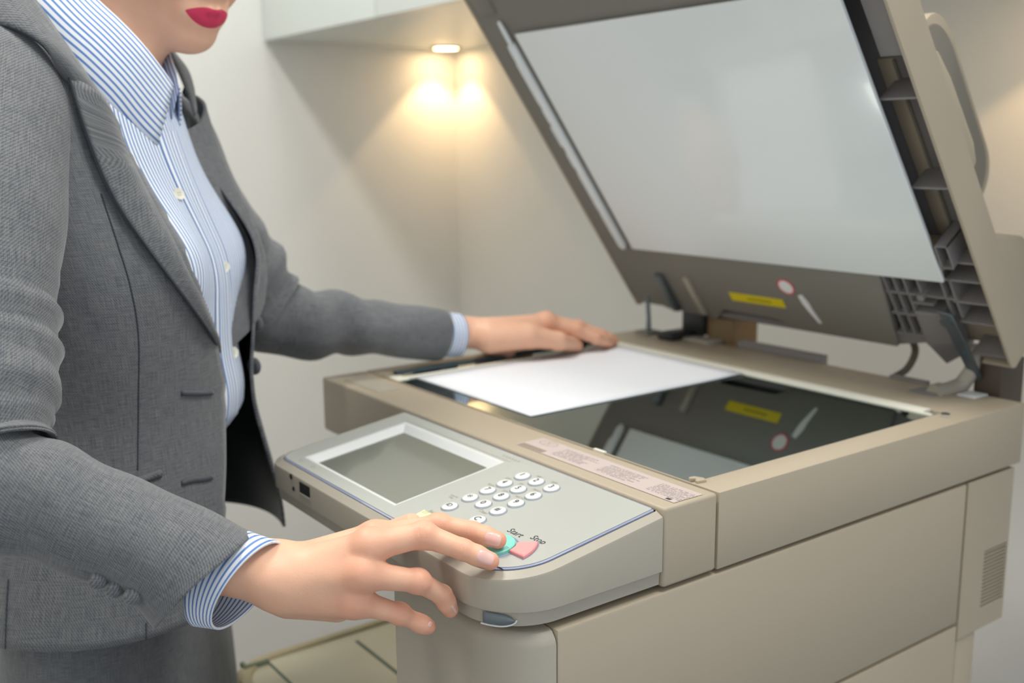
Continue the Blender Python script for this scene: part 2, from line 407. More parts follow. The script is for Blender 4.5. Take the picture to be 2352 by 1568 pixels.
nx0, nx1 = min(NA[0][0], NA[3][0])+.001, max(NA[1][0], NA[2][0])-.001
ny1 = (NA[0][1]+NA[1][1])/2; ny0 = (NA[2][1]+NA[3][1])/2
nv = [(nx1, ny1, .0004), (nx1, ny0, .0004), (nx0, ny0, .0004), (nx0, ny1, .0004)]
nuv = [(0, .0), (ny1-ny0, .0), (ny1-ny0, .0255), (0, .0255)]
nt_ = mk('notice_label', (nv, [(0, 3, 2, 1)]), notice_mat(), cop, 0, uv=nuv)
pic = MB()
xm = (nx0+nx1)/2
pic.add(box(nx0+.001, nx0+.0075, ny1-.034, ny1-.002, .0004, .0006), 0)
th = [(.006*math.cos(a)*1.0, .0105*math.sin(a)) for a in np.linspace(0, 2*math.pi, 25)[:-1]]
pc = (nx1-.0075, ny1-.0175)
pic.add(rings([[(pc[0]+q[0]*k, pc[1]+q[1]*k, .0005) for q in th] for k in (1.0, .93)], False, False), 0)
for d in (-1, 1): pic.add(([(pc[0]-.004, pc[1]-d*.004-.0003, .00052), (pc[0]-.004, pc[1]-d*.004+.0003, .00052), (pc[0]+.004, pc[1]+d*.004+.0003, .00052), (pc[0]+.004, pc[1]+d*.004-.0003, .00052)], [(0, 3, 2, 1)]), 0)
pic.add(box(nx0+.0015, nx0+.0045, ny0+.006, ny0+.0105, .0004, .0006), 1)
pgo = mk('notice_pictogram', pic.vf, [mat('notice_brown', srgb(150, 134, 120), .6), M_INK], nt_, 0, mi=pic.m); pgo['kind'] = 'stuff'
mk('top_patch', box(.0125, .040, LS-.105, LS-.030, -.0001, .0006, .0008), mat('patch_grey', srgb(168, 160, 146), .55), cop)  # low raised patch, greyer than the strip around it

# ------------------------------------------------------------------ control panel
SL = .142; PZ0 = -.003
def pz(x, d=0): return PZ0+SL*x+d
cs = 1/math.hypot(1, SL); EY = np.array([cs, 0, SL*cs]); EX = np.array([0, -1, 0]); EN = np.cross(EX, EY)
def pn(x, y, d=0.0): return np.array([x, y, pz(x)])+EN*d
def pring(d, zf, r=(.048, .001, .001, .024)):
    P = rrect(-.1425+d, -.0006, 0+d, .3665-d, (max(r[0]-d, .002), .001, .001, max(r[3]-d, .002)), 16)
    return [(x, y, zf(x)) for x, y in P]
R = [pring(.006, lambda x: -.0592), pring(.0032, lambda x: -.0578), pring(.0026, lambda x: -.0478), pring(.0, lambda x: -.0470),
     pring(.0, lambda x: pz(x, -.0045)), pring(.0006, lambda x: pz(x, -.0032)), pring(.0066, lambda x: pz(x, -.0004)), pring(.0076, lambda x: pz(x, -.0006)),
     pring(.0080, lambda x: pz(x, -.0075))]
pan = mk('control_panel', rings(R), M_SHELL2, cop, 28)
# clear edge and white plate with a window for the screen
def fill_loops(loops, fz):
    bm = bmesh.new(); es = []
    for lp in loops:
        vs = [bm.verts.new(fz(x, y)) for x, y in lp]
        es += [bm.edges.new((vs[i], vs[(i+1) % len(vs)])) for i in range(len(vs))]
    bmesh.ops.triangle_fill(bm, use_beauty=True, use_dissolve=False, edges=es, normal=Vector(EN))
    bm.verts.index_update(); bm.normal_update()
    r = ([tuple(v.co) for v in bm.verts], [[v.index for v in (q.verts if q.normal.z > 0 else reversed(q.verts))] for q in bm.faces]); bm.free(); return r
def plate_loop(d): return rrect(-.1345+d, -.0012-d*.3, .0088+d, .3575-d, (.040-d, .0015, .0015, .018-d), 16)
SX0, SX1, SY0, SY1 = -.1168, -.0264, .1738, .3185       # screen glass
hole = [(SX0-.004, SY0-.003), (SX1+.0105, SY0-.003), (SX1+.0105, SY1+.0125), (SX0-.004, SY1+.0125)]
mk('clear_edge', rings([[tuple(pn(x, y, -.004)) for x, y in plate_loop(0)], [tuple(pn(x, y, -.0001)) for x, y in plate_loop(.0)], [tuple(pn(x, y, .0002)) for x, y in plate_loop(.0016)], [tuple(pn(x, y, -.004)) for x, y in plate_loop(.0018)]], False, False), M_CLEAR, pan, 30)
pl = plate_loop(.0018)
pv = fill_loops([pl, hole], lambda x, y: tuple(pn(x, y, .0006)))
n0 = len(pv[0]); sk = MB(); sk.add(pv)
sk.add(rings([[tuple(pn(x, y, -.004)) for x, y in pl], [tuple(pn(x, y, .0006)) for x, y in pl]], False, False))
mk('white_plate', sk.vf, M_WHITE, pan, 20)
# sloping bezel down to the screen
sc = [(SX0, SY0), (SX1, SY0), (SX1, SY1), (SX0, SY1)]
mid = [(SX0-.0015, SY0-.001), (SX1+.008, SY0-.001), (SX1+.008, SY1+.009), (SX0-.0015, SY1+.009)]
mk('screen_bezel', rings([[tuple(pn(x, y, .0006)) for x, y in hole], [tuple(pn(x, y, .0004)) for x, y in mid], [tuple(pn(x, y, -.0042)) for x, y in sc]], False, False), M_KEY, pan, 20)
mk('screen', ([tuple(pn(x, y, -.004)) for x, y in [(SX0-.002, SY0-.002), (SX1+.002, SY0-.002), (SX1+.002, SY1+.002), (SX0-.002, SY1+.002)]], [(0, 3, 2, 1)]), M_SCREEN, pan, 0)
def pp0(x, y): return tuple(pn(x, y, .0008))
M_INK3 = mat('ink_faint', srgb(168, 166, 158), .6)
mk('plate_back_edge', box(-.0016, -.0002, .012, .355, -.0050, -.0030), M_CLEAR, pan)
# groove behind the screen
mk('plate_groove', ([tuple(pn(x, y, .0008)) for x, y in ((-.0132, .168), (-.0118, .168), (-.0118, .338), (-.0132, .338))], [(0, 1, 2, 3)]), M_WHITE, pan, 0)
bm_ = MB()
for k in range(6): bm_.add(([pp0(-.0090, .1835-k*.0042), pp0(-.0090, .1815-k*.0042), pp0(-.0068, .1815-k*.0042), pp0(-.0068, .1835-k*.0042)], [(0, 1, 2, 3)]))
bmo = mk('plate_print', bm_.vf, M_INK3, pan, 0); bmo['kind'] = 'stuff'
def panelhit(x, y, d): return hitp(x, y, pn(-.05, .1, d), EN)
# keys
KX = (-.0222, -.0399, -.0563, -.0730); KY = (.1374, .1193, .1002)
keys = [('1', KX[0], KY[0], ''), ('2', KX[0], KY[1], 'ABC'), ('3', KX[0], KY[2], 'DEF'), ('4', KX[1], KY[0], 'GHI'), ('5', KX[1], KY[1], 'JKL'), ('6', KX[1], KY[2], 'MNO'),
        ('7', KX[2], KY[0], 'PQRS'), ('8', KX[2], KY[1], 'TUV'), ('9', KX[2], KY[2], 'WXYZ'), ('*', KX[3], KY[0], ''), ('0', KX[3], KY[1], ''), ('#', KX[3], KY[2], ''),
        ('ID', -.0921, .1369, ''), ('C', -.0919, .0998, '')]
KR = .0062
for ch, kx, ky, sub in keys:
    _q = hitp(*proj(pn(kx, ky, 0))[0], pn(kx, ky, .0022), EN); kx, ky = _q[0], _q[1]
    mb = MB(); n = 28
    def kc(r, d): return [tuple(pn(kx, ky, d)+r*(math.cos(2*math.pi*i/n)*EX+math.sin(2*math.pi*i/n)*EY)) for i in range(n)]
    mb.add(rings([kc(KR+.0009, .0005), kc(KR+.0009, .0009), kc(KR+.0004, .0011), kc(KR+.0001, .0009)], False, False), 1)
    mb.add(rings([kc(KR, .0004), kc(KR, .0018), kc(KR*.93, .0022), kc(KR*.55, .0025), kc(KR*.1, .0026)], False, True), 0)
    t = ch
    sz = .0075 if len(ch) == 1 else .0060
    off = -.0017 if ch == '*' else 0
    mb.add(text(t, sz if ch != '*' else .011, pn(kx, ky, .0030)+EY*off, EX, EY), 2)
    mk('number_key' if ch not in ('ID', 'C') else 'function_key', mb.vf, [M_KEY, M_KEYRING, M_INK], pan, 40, mi=mb.m)
    if sub: mk('key_lettering', text(sub, .0038, pn(kx, ky, .0008)+EY*.0088-EX*.0072, EX, EY), M_INK2, pan, 0)
mk('key_lettering', text('Log In/\nOut', .0034, pn(-.0921, .1369, .0008)+EY*.0096-EX*.0100, EX, EY), M_INK2, pan, 0)
mk('key_lettering', text('Clear', .0046, pn(-.0919, .0998, .0008)+EY*.0088-EX*.0050, EX, EY), M_INK2, pan, 0)
mk('key_lettering', text('Reset', .0046, panelhit(995, 1176, .0008), EX, EY), M_INK2, pan, 0)
# start, stop, reset
_q = hitp(*proj(pn(-.1062, .0572, 0))[0], pn(-.1, .05, .0032), EN); SC = (_q[0], _q[1])
def pp(x, y, d): return tuple(pn(x, y, d))
def pdisc(r, d, n=40): return [pp(SC[0]+r*math.cos(2*math.pi*i/n), SC[1]+r*math.sin(2*math.pi*i/n), d) for i in range(n)]
mk('start_button', rings([pdisc(.0142, .0), pdisc(.0142, .0028), pdisc(.0136, .0034), pdisc(.012, .0035), pdisc(.002, .0031)]), M_GREEN, pan, 40)
mk('start_ring', rings([pdisc(.0150, .0006), pdisc(.0162, .0014), pdisc(.0168, .0006)], False, False), M_CLEAR, pan, 40)
def sector(r0, r1, a0, a1, d, n=10):
    P = [(r0, a0+(a1-a0)*k/n) for k in range(n+1)]+[(r1, a1+(a0-a1)*k/n) for k in range(n+1)]
    return [pp(SC[0]+r*math.cos(math.radians(a)), SC[1]+r*math.sin(math.radians(a)), d) for r, a in P]
mk('stop_button', rings([sector(.0152, .0296, -86, -43, .0), sector(.0152, .0296, -86, -43, .0027), sector(.0158, .0290, -84.5, -44.5, .0033)]), M_PINK, pan, 40)
mk('stop_ring', rings([sector(.0146, .0303, -88, -41, .0006), sector(.0146, .0303, -88, -41, .0011), sector(.0151, .0297, -86.3, -42.7, .0009)], False, False), M_CLEAR, pan, 40)
RP = [(-.1228, .1440), (-.1085, .1470), (-.1085, .1250), (-.1228, .1280)]
_q = hitp(*proj(pn(-.115, .136, 0))[0], pn(-.1, .05, .003), EN); RP = [(x+_q[0]+.115, y+_q[1]-.136) for x, y in RP]
def rpl(k, d): 
    c = np.mean(RP, axis=0); return [pp(c[0]+(x-c[0])*k, c[1]+(y-c[1])*k, d) for x, y in RP]
rs = MB(); rs.add(rings([rpl(1, 0), rpl(1, .0024), rpl(.93, .0030)]), 0)
for dy in (.0022, -.0008): rs.add(([pp(-.1165, .1357+dy, .0032), pp(-.1165, .1352+dy, .0032), pp(-.1115, .1334+dy, .0032), pp(-.1115, .1339+dy, .0032)], [(0, 1, 2, 3)]), 1)
mk('reset_button', rs.vf, [M_YELLOW, mat('reset_green', srgb(130, 160, 90), .5)], pan, 40, mi=rs.m)
mk('reset_ring', rings([rpl(1.12, .0006), rpl(1.10, .0012), rpl(1.02, .0008)], False, False), M_CLEAR, pan, 40)
mk('start_lettering', text('Start', .0082, panelhit(1184, 1223, .0008), EX, EY, shear=.12), M_INK, pan, 0)
mk('stop_lettering', text('Stop', .0082, panelhit(1237, 1239, .0008), EX, EY, shear=.12), M_INK, pan, 0)
mk('plate_mark', ringbox((-.1262, -.1252, .0215, .0275), (-.1260, -.1254, .0217, .0273), pz(-.1257)+.0003, pz(-.1257)+.0008), M_INK, pan)
for q in ((-.1265, .326), (-.1262, .303)):
    mk('plate_symbol', rings([[pp(q[0]+.0018*math.cos(a)*k, q[1]+.0030*math.sin(a)*k, .0008) for a in np.linspace(0, 2*math.pi, 15)[:-1]] for k in (1, .55)], False, False), M_INK2, pan, 0)
# sockets on the panel front
mk('usb_socket', box(-.1431, -.1420, .2760, .2960, -.0380, -.0285, .0008), M_GAP, pan)
mk('usb_lip', box(-.1436, -.1424, .2750, .2970, -.0400, -.0380, .0006), M_SHELL2, pan)
mk('jack_socket', cyl((-.1421, .3125, -.0285), (-1, 0, 0), .0024, .0010), M_GAP, pan)
mk('jack_socket', cyl((-.1421, .3085, -.0385), (-1, 0, 0), .0020, .0010), M_GAP, pan)
mk('panel_latch', box(-.1412, -.1398, .195, .212, -.0555, -.0500, .001), M_SHELL2, pan)
# indicator lens on the rounded corner of the lower rim
def rimpt(t, d, z):
    P = rrect(-.1399-d, -.0006, .0026-d, .3640, (.0455+d, .001, .001, .02), 40); a = P[:41]
    i = t*40; k = min(int(i), 39); u = i-k
    return (a[k][0]*(1-u)+a[k+1][0]*u, a[k][1]*(1-u)+a[k+1][1]*u, z)
G = []
for t in np.linspace(.27, .56, 13):
    e = (t-.27)/.29; hgt = .0040*math.sqrt(max(1-max(0, (e-.45)/.56)**2, 0.02)); row = []
    for k in range(9):
        q = -1+2*k/8; row.append(rimpt(t, .0012+.0016*math.sqrt(max(1-q*q, 0))*(1 if e > .02 else .2), -.0529+hgt*q))
    G.append(row)
mk('indicator_lens', grid(G), M_LENS, pan, 60)
mk('indicator_recess', tube([rimpt(t, .0004, -.0529-.0050*math.sqrt(max(1-max(0, (t-.40)/.19)**2, 0))-.0002) for t in np.linspace(.24, .59, 20)], .0007, 8), M_KEY, pan, 180)
# ------------------------------------------------------------------ raised lid
TH = .9412; LB = np.array([.42526, 0, .12206]); LD = np.array([-math.cos(TH), 0, math.sin(TH)]); LN = np.array([math.sin(TH), 0, math.cos(TH)])
def LP(s, y, n): return tuple(LB+LD*s+LN*n+np.array([0, y, 0]))
def lbox(s0, s1, y0, y1, n0, n1, b=0.0, seg=2): return xf(box(s0, s1, y0, y1, n0, n1, b, seg), LP)
LY0, LY1, LS0, LS1 = .0155, .5545, -.116, .405
shell = MB()
sideprof = [(LS0+.006, 0), (LS0, .006), (LS0+.004, .030), (LS0+.02, .040), (LS1-.02, .040), (LS1, .028), (LS1, 0)]
def side(y0, y1):
    n = len(sideprof); v = [LP(s, y, q) for y in (y0, y1) for s, q in sideprof]
    f = [list(range(n)), list(range(2*n-1, n-1, -1))]+[(i, n+i, n+(i+1) % n, (i+1) % n) for i in range(n)]
    return bev((v, f), .0008, 1)
shell.add(side(LY0, LY0+.003)); shell.add(side(LY1-.003, LY1))
shell.add(lbox(LS0+.002, LS1-.001, LY0+.001, LY1-.001, .036, .040, .001))
shell.add(lbox(LS1-.004, LS1, LY0+.001, LY1-.001, 0, .037, .001))
shell.add(lbox(LS0, LS0+.003, LY0+.001, .05, .004, .037, .001))
lid = mk('lid', shell.vf, M_SHELL, cop, 30)
# grey inner panel with openings, its left edge and lower edge
ipoly = [(LS0+.010, .536), (LS0+.010, .50), (LS0+.006, .49), (LS0+.004, .405), (LS0+.022, .385), (LS0+.020, .30), (LS0+.010, .28), (LS0+.008, .142), (-.010, .130), (-.002, .130), (-.002, .080), (.310, .080), (.310, .0185), (LS1-.004, .0185), (LS1-.004, .5515), (LS0+.035, .5515), (LS0+.018, .546)]
bm_p = prism(ipoly, .001, .012, .0008, 1)
ipan = mk('inner_panel', xf(bm_p, LP), M_LIDIN, lid, 30)
cuts = [(-.006, .345, .5015, .5245), (.3195, LS1-.006, .4035, .4043), (-.009, -.0015, .345, .395), (-.018, -.0025, .132, .262), (-.026, -.011, .266, .284), (-.1105, -.043, .4260, .4640)]
cuts += [(.03+k*.038, .045+k*.038, .5290, .5375) for k in range(7)]
cuts += [(s-.0035, s+.0035, y-.0045, y+.0045) for s, y in ((-.0144, .4030), (-.0158, .3829), (-.0168, .3491), (-.0152, .3000))]
cm = MB()
for c_ in cuts: cm.add(lbox(*c_, -.004, .018))
cutter = mk('cutter', cm.vf, M_LIDIN, lid, 0)
bo = ipan.modifiers.new('cut', 'BOOLEAN'); bo.operation = 'DIFFERENCE'; bo.solver = 'EXACT'; bo.object = cutter
bpy.context.view_layer.update(); dg_ = bpy.context.evaluated_depsgraph_get(); dg_.update()
nm_ = bpy.data.meshes.new_from_object(ipan.evaluated_get(dg_))
ipan.modifiers.clear()
if len(nm_.polygons) > 20: ipan.data = nm_
bpy.data.objects.remove(cutter)
mk('inner_panel_fold', lbox(LS0+.004, LS0+.012, .145, .50, .004, .036, .001), M_LIDDK, lid)
mk('white_plate', xf(prism(rrect(.0, .3185, .0530, .4900, (.001, .004, .002, .002), 3), -.0045, -.0010, .0006), LP), M_PLATE, lid, 30)
mk('plate_pad', lbox(.004, .314, .057, .486, -.0012, .004), M_STICKW, lid)
# white roller cover along the far edge
rp = [(LP(s, .5075, -.003), r) for s, r in ((-.003, .001), (0, .0040), (.005, .0058), (.30, .0058), (.306, .0052), (.307, .0030), (.322, .0030), (.335, .0024), (.337, .0010))]
mk('feed_roller_cover', tube([q[0] for q in rp], [q[1] for q in rp], 14), M_PLATE, lid)
for s0, s1, y in ((.02, .055, .5165), (.060, .120, .5170), (.128, .150, .5175), (.160, .190, .5190), (.196, .215, .5170), (.222, .280, .5170)):
    mk('slot_clip', lbox(s0, s1, y-.0030, y+.0030, -.0030, .0010, .001), M_PLATE, lid)
mk('corner_cap', lbox(.345, .372, .508, .540, -.001, .002, .001), M_LIDIN, lid)
# ribs in the open near strip and the lattice
for s in (.2045, .1085, .0205, -.0030, -.0310, -.0580, -.1010):
    mk('rib', lbox(s-.0011, s+.0011, LY0+.002, .056, .003, .037), M_LIDDK, lid)
mk('strip_back', lbox(LS0+.002, .40, LY0+.0025, .14, .033, .0365), M_LIDDK, lid)
mk('strip_block', lbox(.243, .31, LY0+.002, .045, .008, .036, .001), M_LIDDK, lid)
wl = MB()
for a in ((.018, .046, .0365, .038), (.018, .046, .0485, .050), (.018, .0195, .0365, .05), (.0445, .046, .0365, .05)): wl.add(lbox(a[0], a[1], a[2], a[3], -.004, .034))
mk('strip_pocket', wl.vf, M_LIDDK, lid)
for y, s0 in ((.1275, -.088), (.1160, -.088), (.1045, -.10), (.0889, -.031), (.0626, -.052), (.0525, -.052)):
    mk('rib', lbox(s0, -.002, y-.0009, y+.0009, .003, .036), M_LIDDK, lid)
for s, y0, y1 in ((-.0285, .050, .131), (-.0585, .104, .134), (-.0885, .104, .138), (-.040, .080, .104)):
    mk('rib', lbox(s-.001, s+.001, y0, y1, .003, .036), M_LIDDK, lid)
mk('rib_boss', xf(cyl((-.0285, .0889, -.001), (0, 0, 1), .004, .03), LP), M_LIDDK, lid)
# rear wedge housing below the lattice
v = [LP(-.052, .1040, .002), LP(-.100, .1040, .002), LP(-.143, .1050, .018), LP(-.143, .1050, .045), LP(-.050, .1040, .05),
     LP(-.052, .074, .002), LP(-.096, .068, .012), LP(-.128, .078, .03), LP(-.120, .080, .05), LP(-.050, .074, .05)]
mk('hinge_housing', bev((v, [(0, 1, 2, 3, 4), (5, 9, 8, 7, 6), (0, 5, 6, 1), (1, 6, 7, 2), (2, 7, 8, 3), (3, 8, 9, 4), (4, 9, 5, 0)]), .001, 1), M_LIDDK, lid, 20)
mk('hinge_housing', bev(xf(prism([(-.088, .104), (-.100, .104), (-.112, .150), (-.104, .165), (-.090, .140)], .006, .036), LP), .001, 1), M_LIDDK, lid, 20)
# holes, slot and labels on the inner panel
yl = MB(); yl.add(lbox(-.0735, -.0605, .2775, .3600, .0004, .0009), 0)
yl.add(lbox(-.0690, -.0652, .2960, .3330, .0003, .0005), 1)
mk('caution_label', yl.vf, [M_STICKY, mat('label_ink', srgb(176, 158, 14), .5)], lid, 0, mi=yl.m)
rl = MB()
def ldisc(c, r, n0, n=28): return [LP(c[0]+r*math.cos(2*math.pi*i/n), c[1]+r*math.sin(2*math.pi*i/n), n0) for i in range(n)]
rl.add(rings([ldisc((-.0385, .2625), .0115, .0009), ldisc((-.0385, .2625), .0115, .0003), ldisc((-.0385, .2625), .0095, .0003)], True, False), 0)
rl.add(rings([ldisc((-.0385, .2625), .0095, .0003), ldisc((-.0385, .2625), .001, .0002)], False, True), 1)
mk('prohibition_label', rl.vf, [M_STICKR, M_STICKW], lid, 0, mi=rl.m)
wk = MB(); wk.add(xf(prism([(-.050, .2505), (-.048, .2445), (-.060, .2395), (-.070, .2385), (-.090, .2335), (-.0905, .2375), (-.072, .2455), (-.062, .2490)], .0002, .0009), LP))
mk('pictogram_label', wk.vf, M_STICKW, lid, 0)
# left hinge: slot with black block and metal foot
mk('hinge_cheek', lbox(-.105, -.043, .4640, .4760, -.006, .002, .001), M_STEEL, lid)
mk('hinge_cheek', lbox(-.105, -.043, .4180, .4260, -.004, .002, .001), M_SHELL2, lid)
hl = MB(); hl.add(lbox(-.137, -.085, .429, .461, .002, .034, .004)); hl.add(box(.452, .540, .446, .474, .0, .010, .003))
hl.add(box(.492, .540, .430, .470, .004, .04, .006))
mk('left_hinge', hl.vf, M_DARK, cop, 30)
mk('left_hinge_bracket', box(.500, .548, .385, .43, -.03, .032, .002), mat('bracket_brown', srgb(120, 98, 66), .6), cop)
mk('left_hinge_foot', box(.470, .50, .40, .445, .0, .004, .001), M_SHELL2, cop)
mk('lid_sensor_rod', tube([(.4725, .5105, -.002), (.4725, .5105, .020), (.470, .5110, .050)], [.0042, .0030, .0028], 12), M_STEEL, cop)
mk('sensor_base', box(.458, .486, .498, .523, -.001, .004, .002), M_LIDIN, cop)
mk('rear_guide', box(D+.002, D+.016, .245, .372, -.02, .0075, .001), M_LIDDK, cop)
mk('rear_guide', box(D-.003, D+.004, .105, .150, -.012, .003, .001), M_LIDDK, cop)
# right hinge: steel arm, bracket, screw, block
arm = xf(prism([(-.040, .073), (-.043, .058), (-.060, .0555), (-.128, .0500), (-.135, .0545), (-.134, .062), (-.075, .0685), (-.062, .0695), (-.060, .0745), (-.054, .0745), (-.052, .0700)], -.0045, -.0015, .0006, 1), LP)
hr = MB(); hr.add(arm); hr.add(xf(cyl((-.053, .0635, -.0065), (0, 0, 1), .0036, .003), LP)); hr.add(xf(cyl((-.096, .0585, -.0060), (0, 0, 1), .0028, .003), LP))
mk('hinge_arm', hr.vf, M_STEEL, cop, 30)
hb = MB(); hb.add(tube([(.452, .074, .001), (.480, .072, .0015), (.493, .068, .006), (.499, .062, .02), (.502, .058, .048)], [.009, .009, .0085, .008, .006], 12))
mk('hinge_bracket', hb.vf, M_SHELL2, cop)
mk('hinge_plate', box(.446, .500, .070, .098, -.001, .0022, .001), M_LIDDK, cop)
mk('hinge_screw', cyl((.464, .0815, .0015), (0, 0, 1), .0050, .0042, 20, .0012), M_STEEL, cop)
mk('right_hinge_block', box(.500, .545, .030, .060, -.03, .036, .003), mat('hinge_brown', srgb(74, 62, 50), .5), cop)
mk('hinge_tape', box(.470, .495, .040, .060, -.0005, .0012, .0005), M_STICKW, cop)
mk('lid_cable', tube(spline([LP(-.098, .150, .02), LP(-.118, .143, .024), LP(-.136, .142, .022), (.515, .146, .006), (.500, .156, -.006), (.497, .162, -.02)], 24), .0040, 10), mat('cable_grey', srgb(96, 90, 74), .5), cop)
# document feeder and its tray behind the lid
def tray2d(k, s0=.030, s1=.228, n0=.030, n1=.119, r=.040):
    return [(s0+k, n0), (s1-k*.4, n0)]+[(s1-k-r+r*math.cos(a)*1.0, n1-k-.022+.022*math.sin(a)) for a in np.linspace(0, math.pi/2, 10)]+[(s0+k+r+r*math.cos(a), n1-k-.04+.04*math.sin(a)) for a in np.linspace(math.pi/2, math.pi, 10)]
def tpr(P, y0, y1, b): 
    n = len(P); vv = [LP(s, y, q) for y in (y0, y1) for s, q in P]
    return bev((vv, [list(range(n)), list(range(2*n-1, n-1, -1))]+[(i, n+i, n+(i+1) % n, (i+1) % n) for i in range(n)]), b, 2)
mk('feeder_tray', tpr(tray2d(0), .052, .068, .002), M_SHELL, cop, 30)
mk('feeder_tray_underside', tpr(tray2d(.007), .0505, .053, .0006), mat('tray_grey', srgb(128, 122, 112), .5), cop, 30)
bl = [(.097, .034), (.226, .034), (.222, .048), (.19, .0535), (.12, .056), (.101, .051)]
mk('feeder_side_cover', tpr(bl, .019, .050, .003), M_SHELL, cop, 40)
mk('feeder_step', tpr([(LS0+.006, .030), (.027, .030), (.027, .0425), (-.006, .078), (-.020, .086), (LS0+.006, .086)], LY0+.0008, .30, .0025), M_SHELL, cop, 30)

# ------------------------------------------------------------------ sheet of paper on the glass
pr_ = -.0064; po = np.array([.0793, .2594]); pax = np.array([math.cos(pr_), math.sin(pr_)]); pay = np.array([-math.sin(pr_), math.cos(pr_)])
G = []
for i in range(15):
    row = []
    for j in range(12):
        q = po+pax*(.297*i/14)+pay*(.21*j/11)
        z = .0004+.0012*math.exp(-((i/14-.98)/.10)**2)
        row.append((q[0], q[1], z))
    G.append(row)
sheet = mk('paper_sheet', grid(G), M_PAPER, loc=(po[0], po[1], 0), mods=[('SOLIDIFY', dict(thickness=.00012, offset=1))])
tag(sheet, 'blank white sheet of paper lying on the copier glass under the hand', 'paper')
# ------------------------------------------------------------------ person: solid modelling helpers
def cap(P, a, b, ra, rb):
    a = np.array(a, np.float32); b = np.array(b, np.float32); ab = b-a
    t = np.clip(((P-a) @ ab)/max(float(ab @ ab), 1e-9), 0, 1)
    return np.linalg.norm(P-a-t[:, None]*ab, axis=1)-(ra+(rb-ra)*t)
def ell(P, c, r, ax=None):
    q = P-np.array(c, np.float32)
    if ax is not None: q = q @ np.array(ax, np.float32).T
    r = np.array(r, np.float32); k0 = np.linalg.norm(q/r, axis=1); k1 = np.linalg.norm(q/(r*r), axis=1)+1e-9
    return k0*(k0-1)/k1
def smin(a, b, k):
    h = np.clip(.5+.5*(b-a)/k, 0, 1); return b*(1-h)+a*h-k*h*(1-h)
def smax(a, b, k): return -smin(-a, -b, k)
def nets(fn, lo, hi, h, st=4):
    "surface nets; a coarse pass marks the band that is evaluated finely"
    lo = np.array(lo, float); nc = np.ceil((np.array(hi)-lo)/(h*st)).astype(int); n = nc*st+1
    C = np.stack(np.meshgrid(*[np.arange(k, dtype=np.float32) for k in nc], indexing='ij'), -1).reshape(-1, 3)
    Fc = fn((lo+(C+.5)*(h*st)).astype(np.float32)).reshape(nc)
    band = np.abs(Fc) < h*st*1.25
    F = np.repeat(np.repeat(np.repeat(Fc, st, 0), st, 1), st, 2); F = np.pad(F, ((0, 1),)*3, mode='edge').astype(np.float32)
    Bf = np.repeat(np.repeat(np.repeat(band, st, 0), st, 1), st, 2); Bf = np.pad(Bf, ((0, 1),)*3)
    for ax in range(3):
        sh = np.zeros_like(Bf); sl = [slice(None)]*3; sr = [slice(None)]*3; sl[ax] = slice(1, None); sr[ax] = slice(0, -1)
        sh[tuple(sl)] = Bf[tuple(sr)]; Bf = Bf | sh
    I = np.argwhere(Bf)
    F[tuple(I.T)] = np.concatenate([fn((lo+q*h).astype(np.float32)) for q in np.array_split(I, max(1, len(I)//300000))])
    S = F < 0; c = [S[i:n[0]-1+i, j:n[1]-1+j, k:n[2]-1+k] for i in (0, 1) for j in (0, 1) for k in (0, 1)]
    act = ~np.logical_and.reduce(c) & np.logical_or.reduce(c)
    I = np.argwhere(act); acc = np.zeros((len(I), 3)); cnt = np.zeros(len(I))
    cor = [(i, j, k) for i in (0, 1) for j in (0, 1) for k in (0, 1)]
    for a in cor:
        for ax in range(3):
            if a[ax]: continue
            b = list(a); b[ax] = 1
            fa = F[I[:, 0]+a[0], I[:, 1]+a[1], I[:, 2]+a[2]]; fb = F[I[:, 0]+b[0], I[:, 1]+b[1], I[:, 2]+b[2]]
            m = (fa < 0) != (fb < 0); t = np.where(m, fa/np.where(fa == fb, 1, fa-fb), 0)
            p = np.tile(np.array(a, float), (len(I), 1)); p[:, ax] += t
            acc[m] += p[m]; cnt[m] += 1
    V = lo+(I+acc/cnt[:, None])*h
    idx = -np.ones(act.shape, int); idx[tuple(I.T)] = np.arange(len(I))
    faces = []
    for ax in range(3):
        o1, o2 = [(1, 2), (2, 0), (0, 1)][ax]
        sl0 = [slice(None)]*3; sl1 = [slice(None)]*3; sl0[ax] = slice(0, -1); sl1[ax] = slice(1, None)
        ch = np.argwhere(S[tuple(sl0)] != S[tuple(sl1)])
        ch = ch[(ch[:, o1] > 0) & (ch[:, o2] > 0) & (ch[:, o1] < n[o1]-1) & (ch[:, o2] < n[o2]-1)]
        def cell(d1, d2):
            q = ch.copy(); q[:, o1] -= d1; q[:, o2] -= d2; return idx[tuple(q.T)]
        Q = np.stack([cell(1, 1), cell(0, 1), cell(0, 0), cell(1, 0)], 1)
        ins = S[tuple(ch.T)]; Q[~ins] = Q[~ins][:, ::-1]; faces.append(Q)
    return V, np.concatenate(faces)

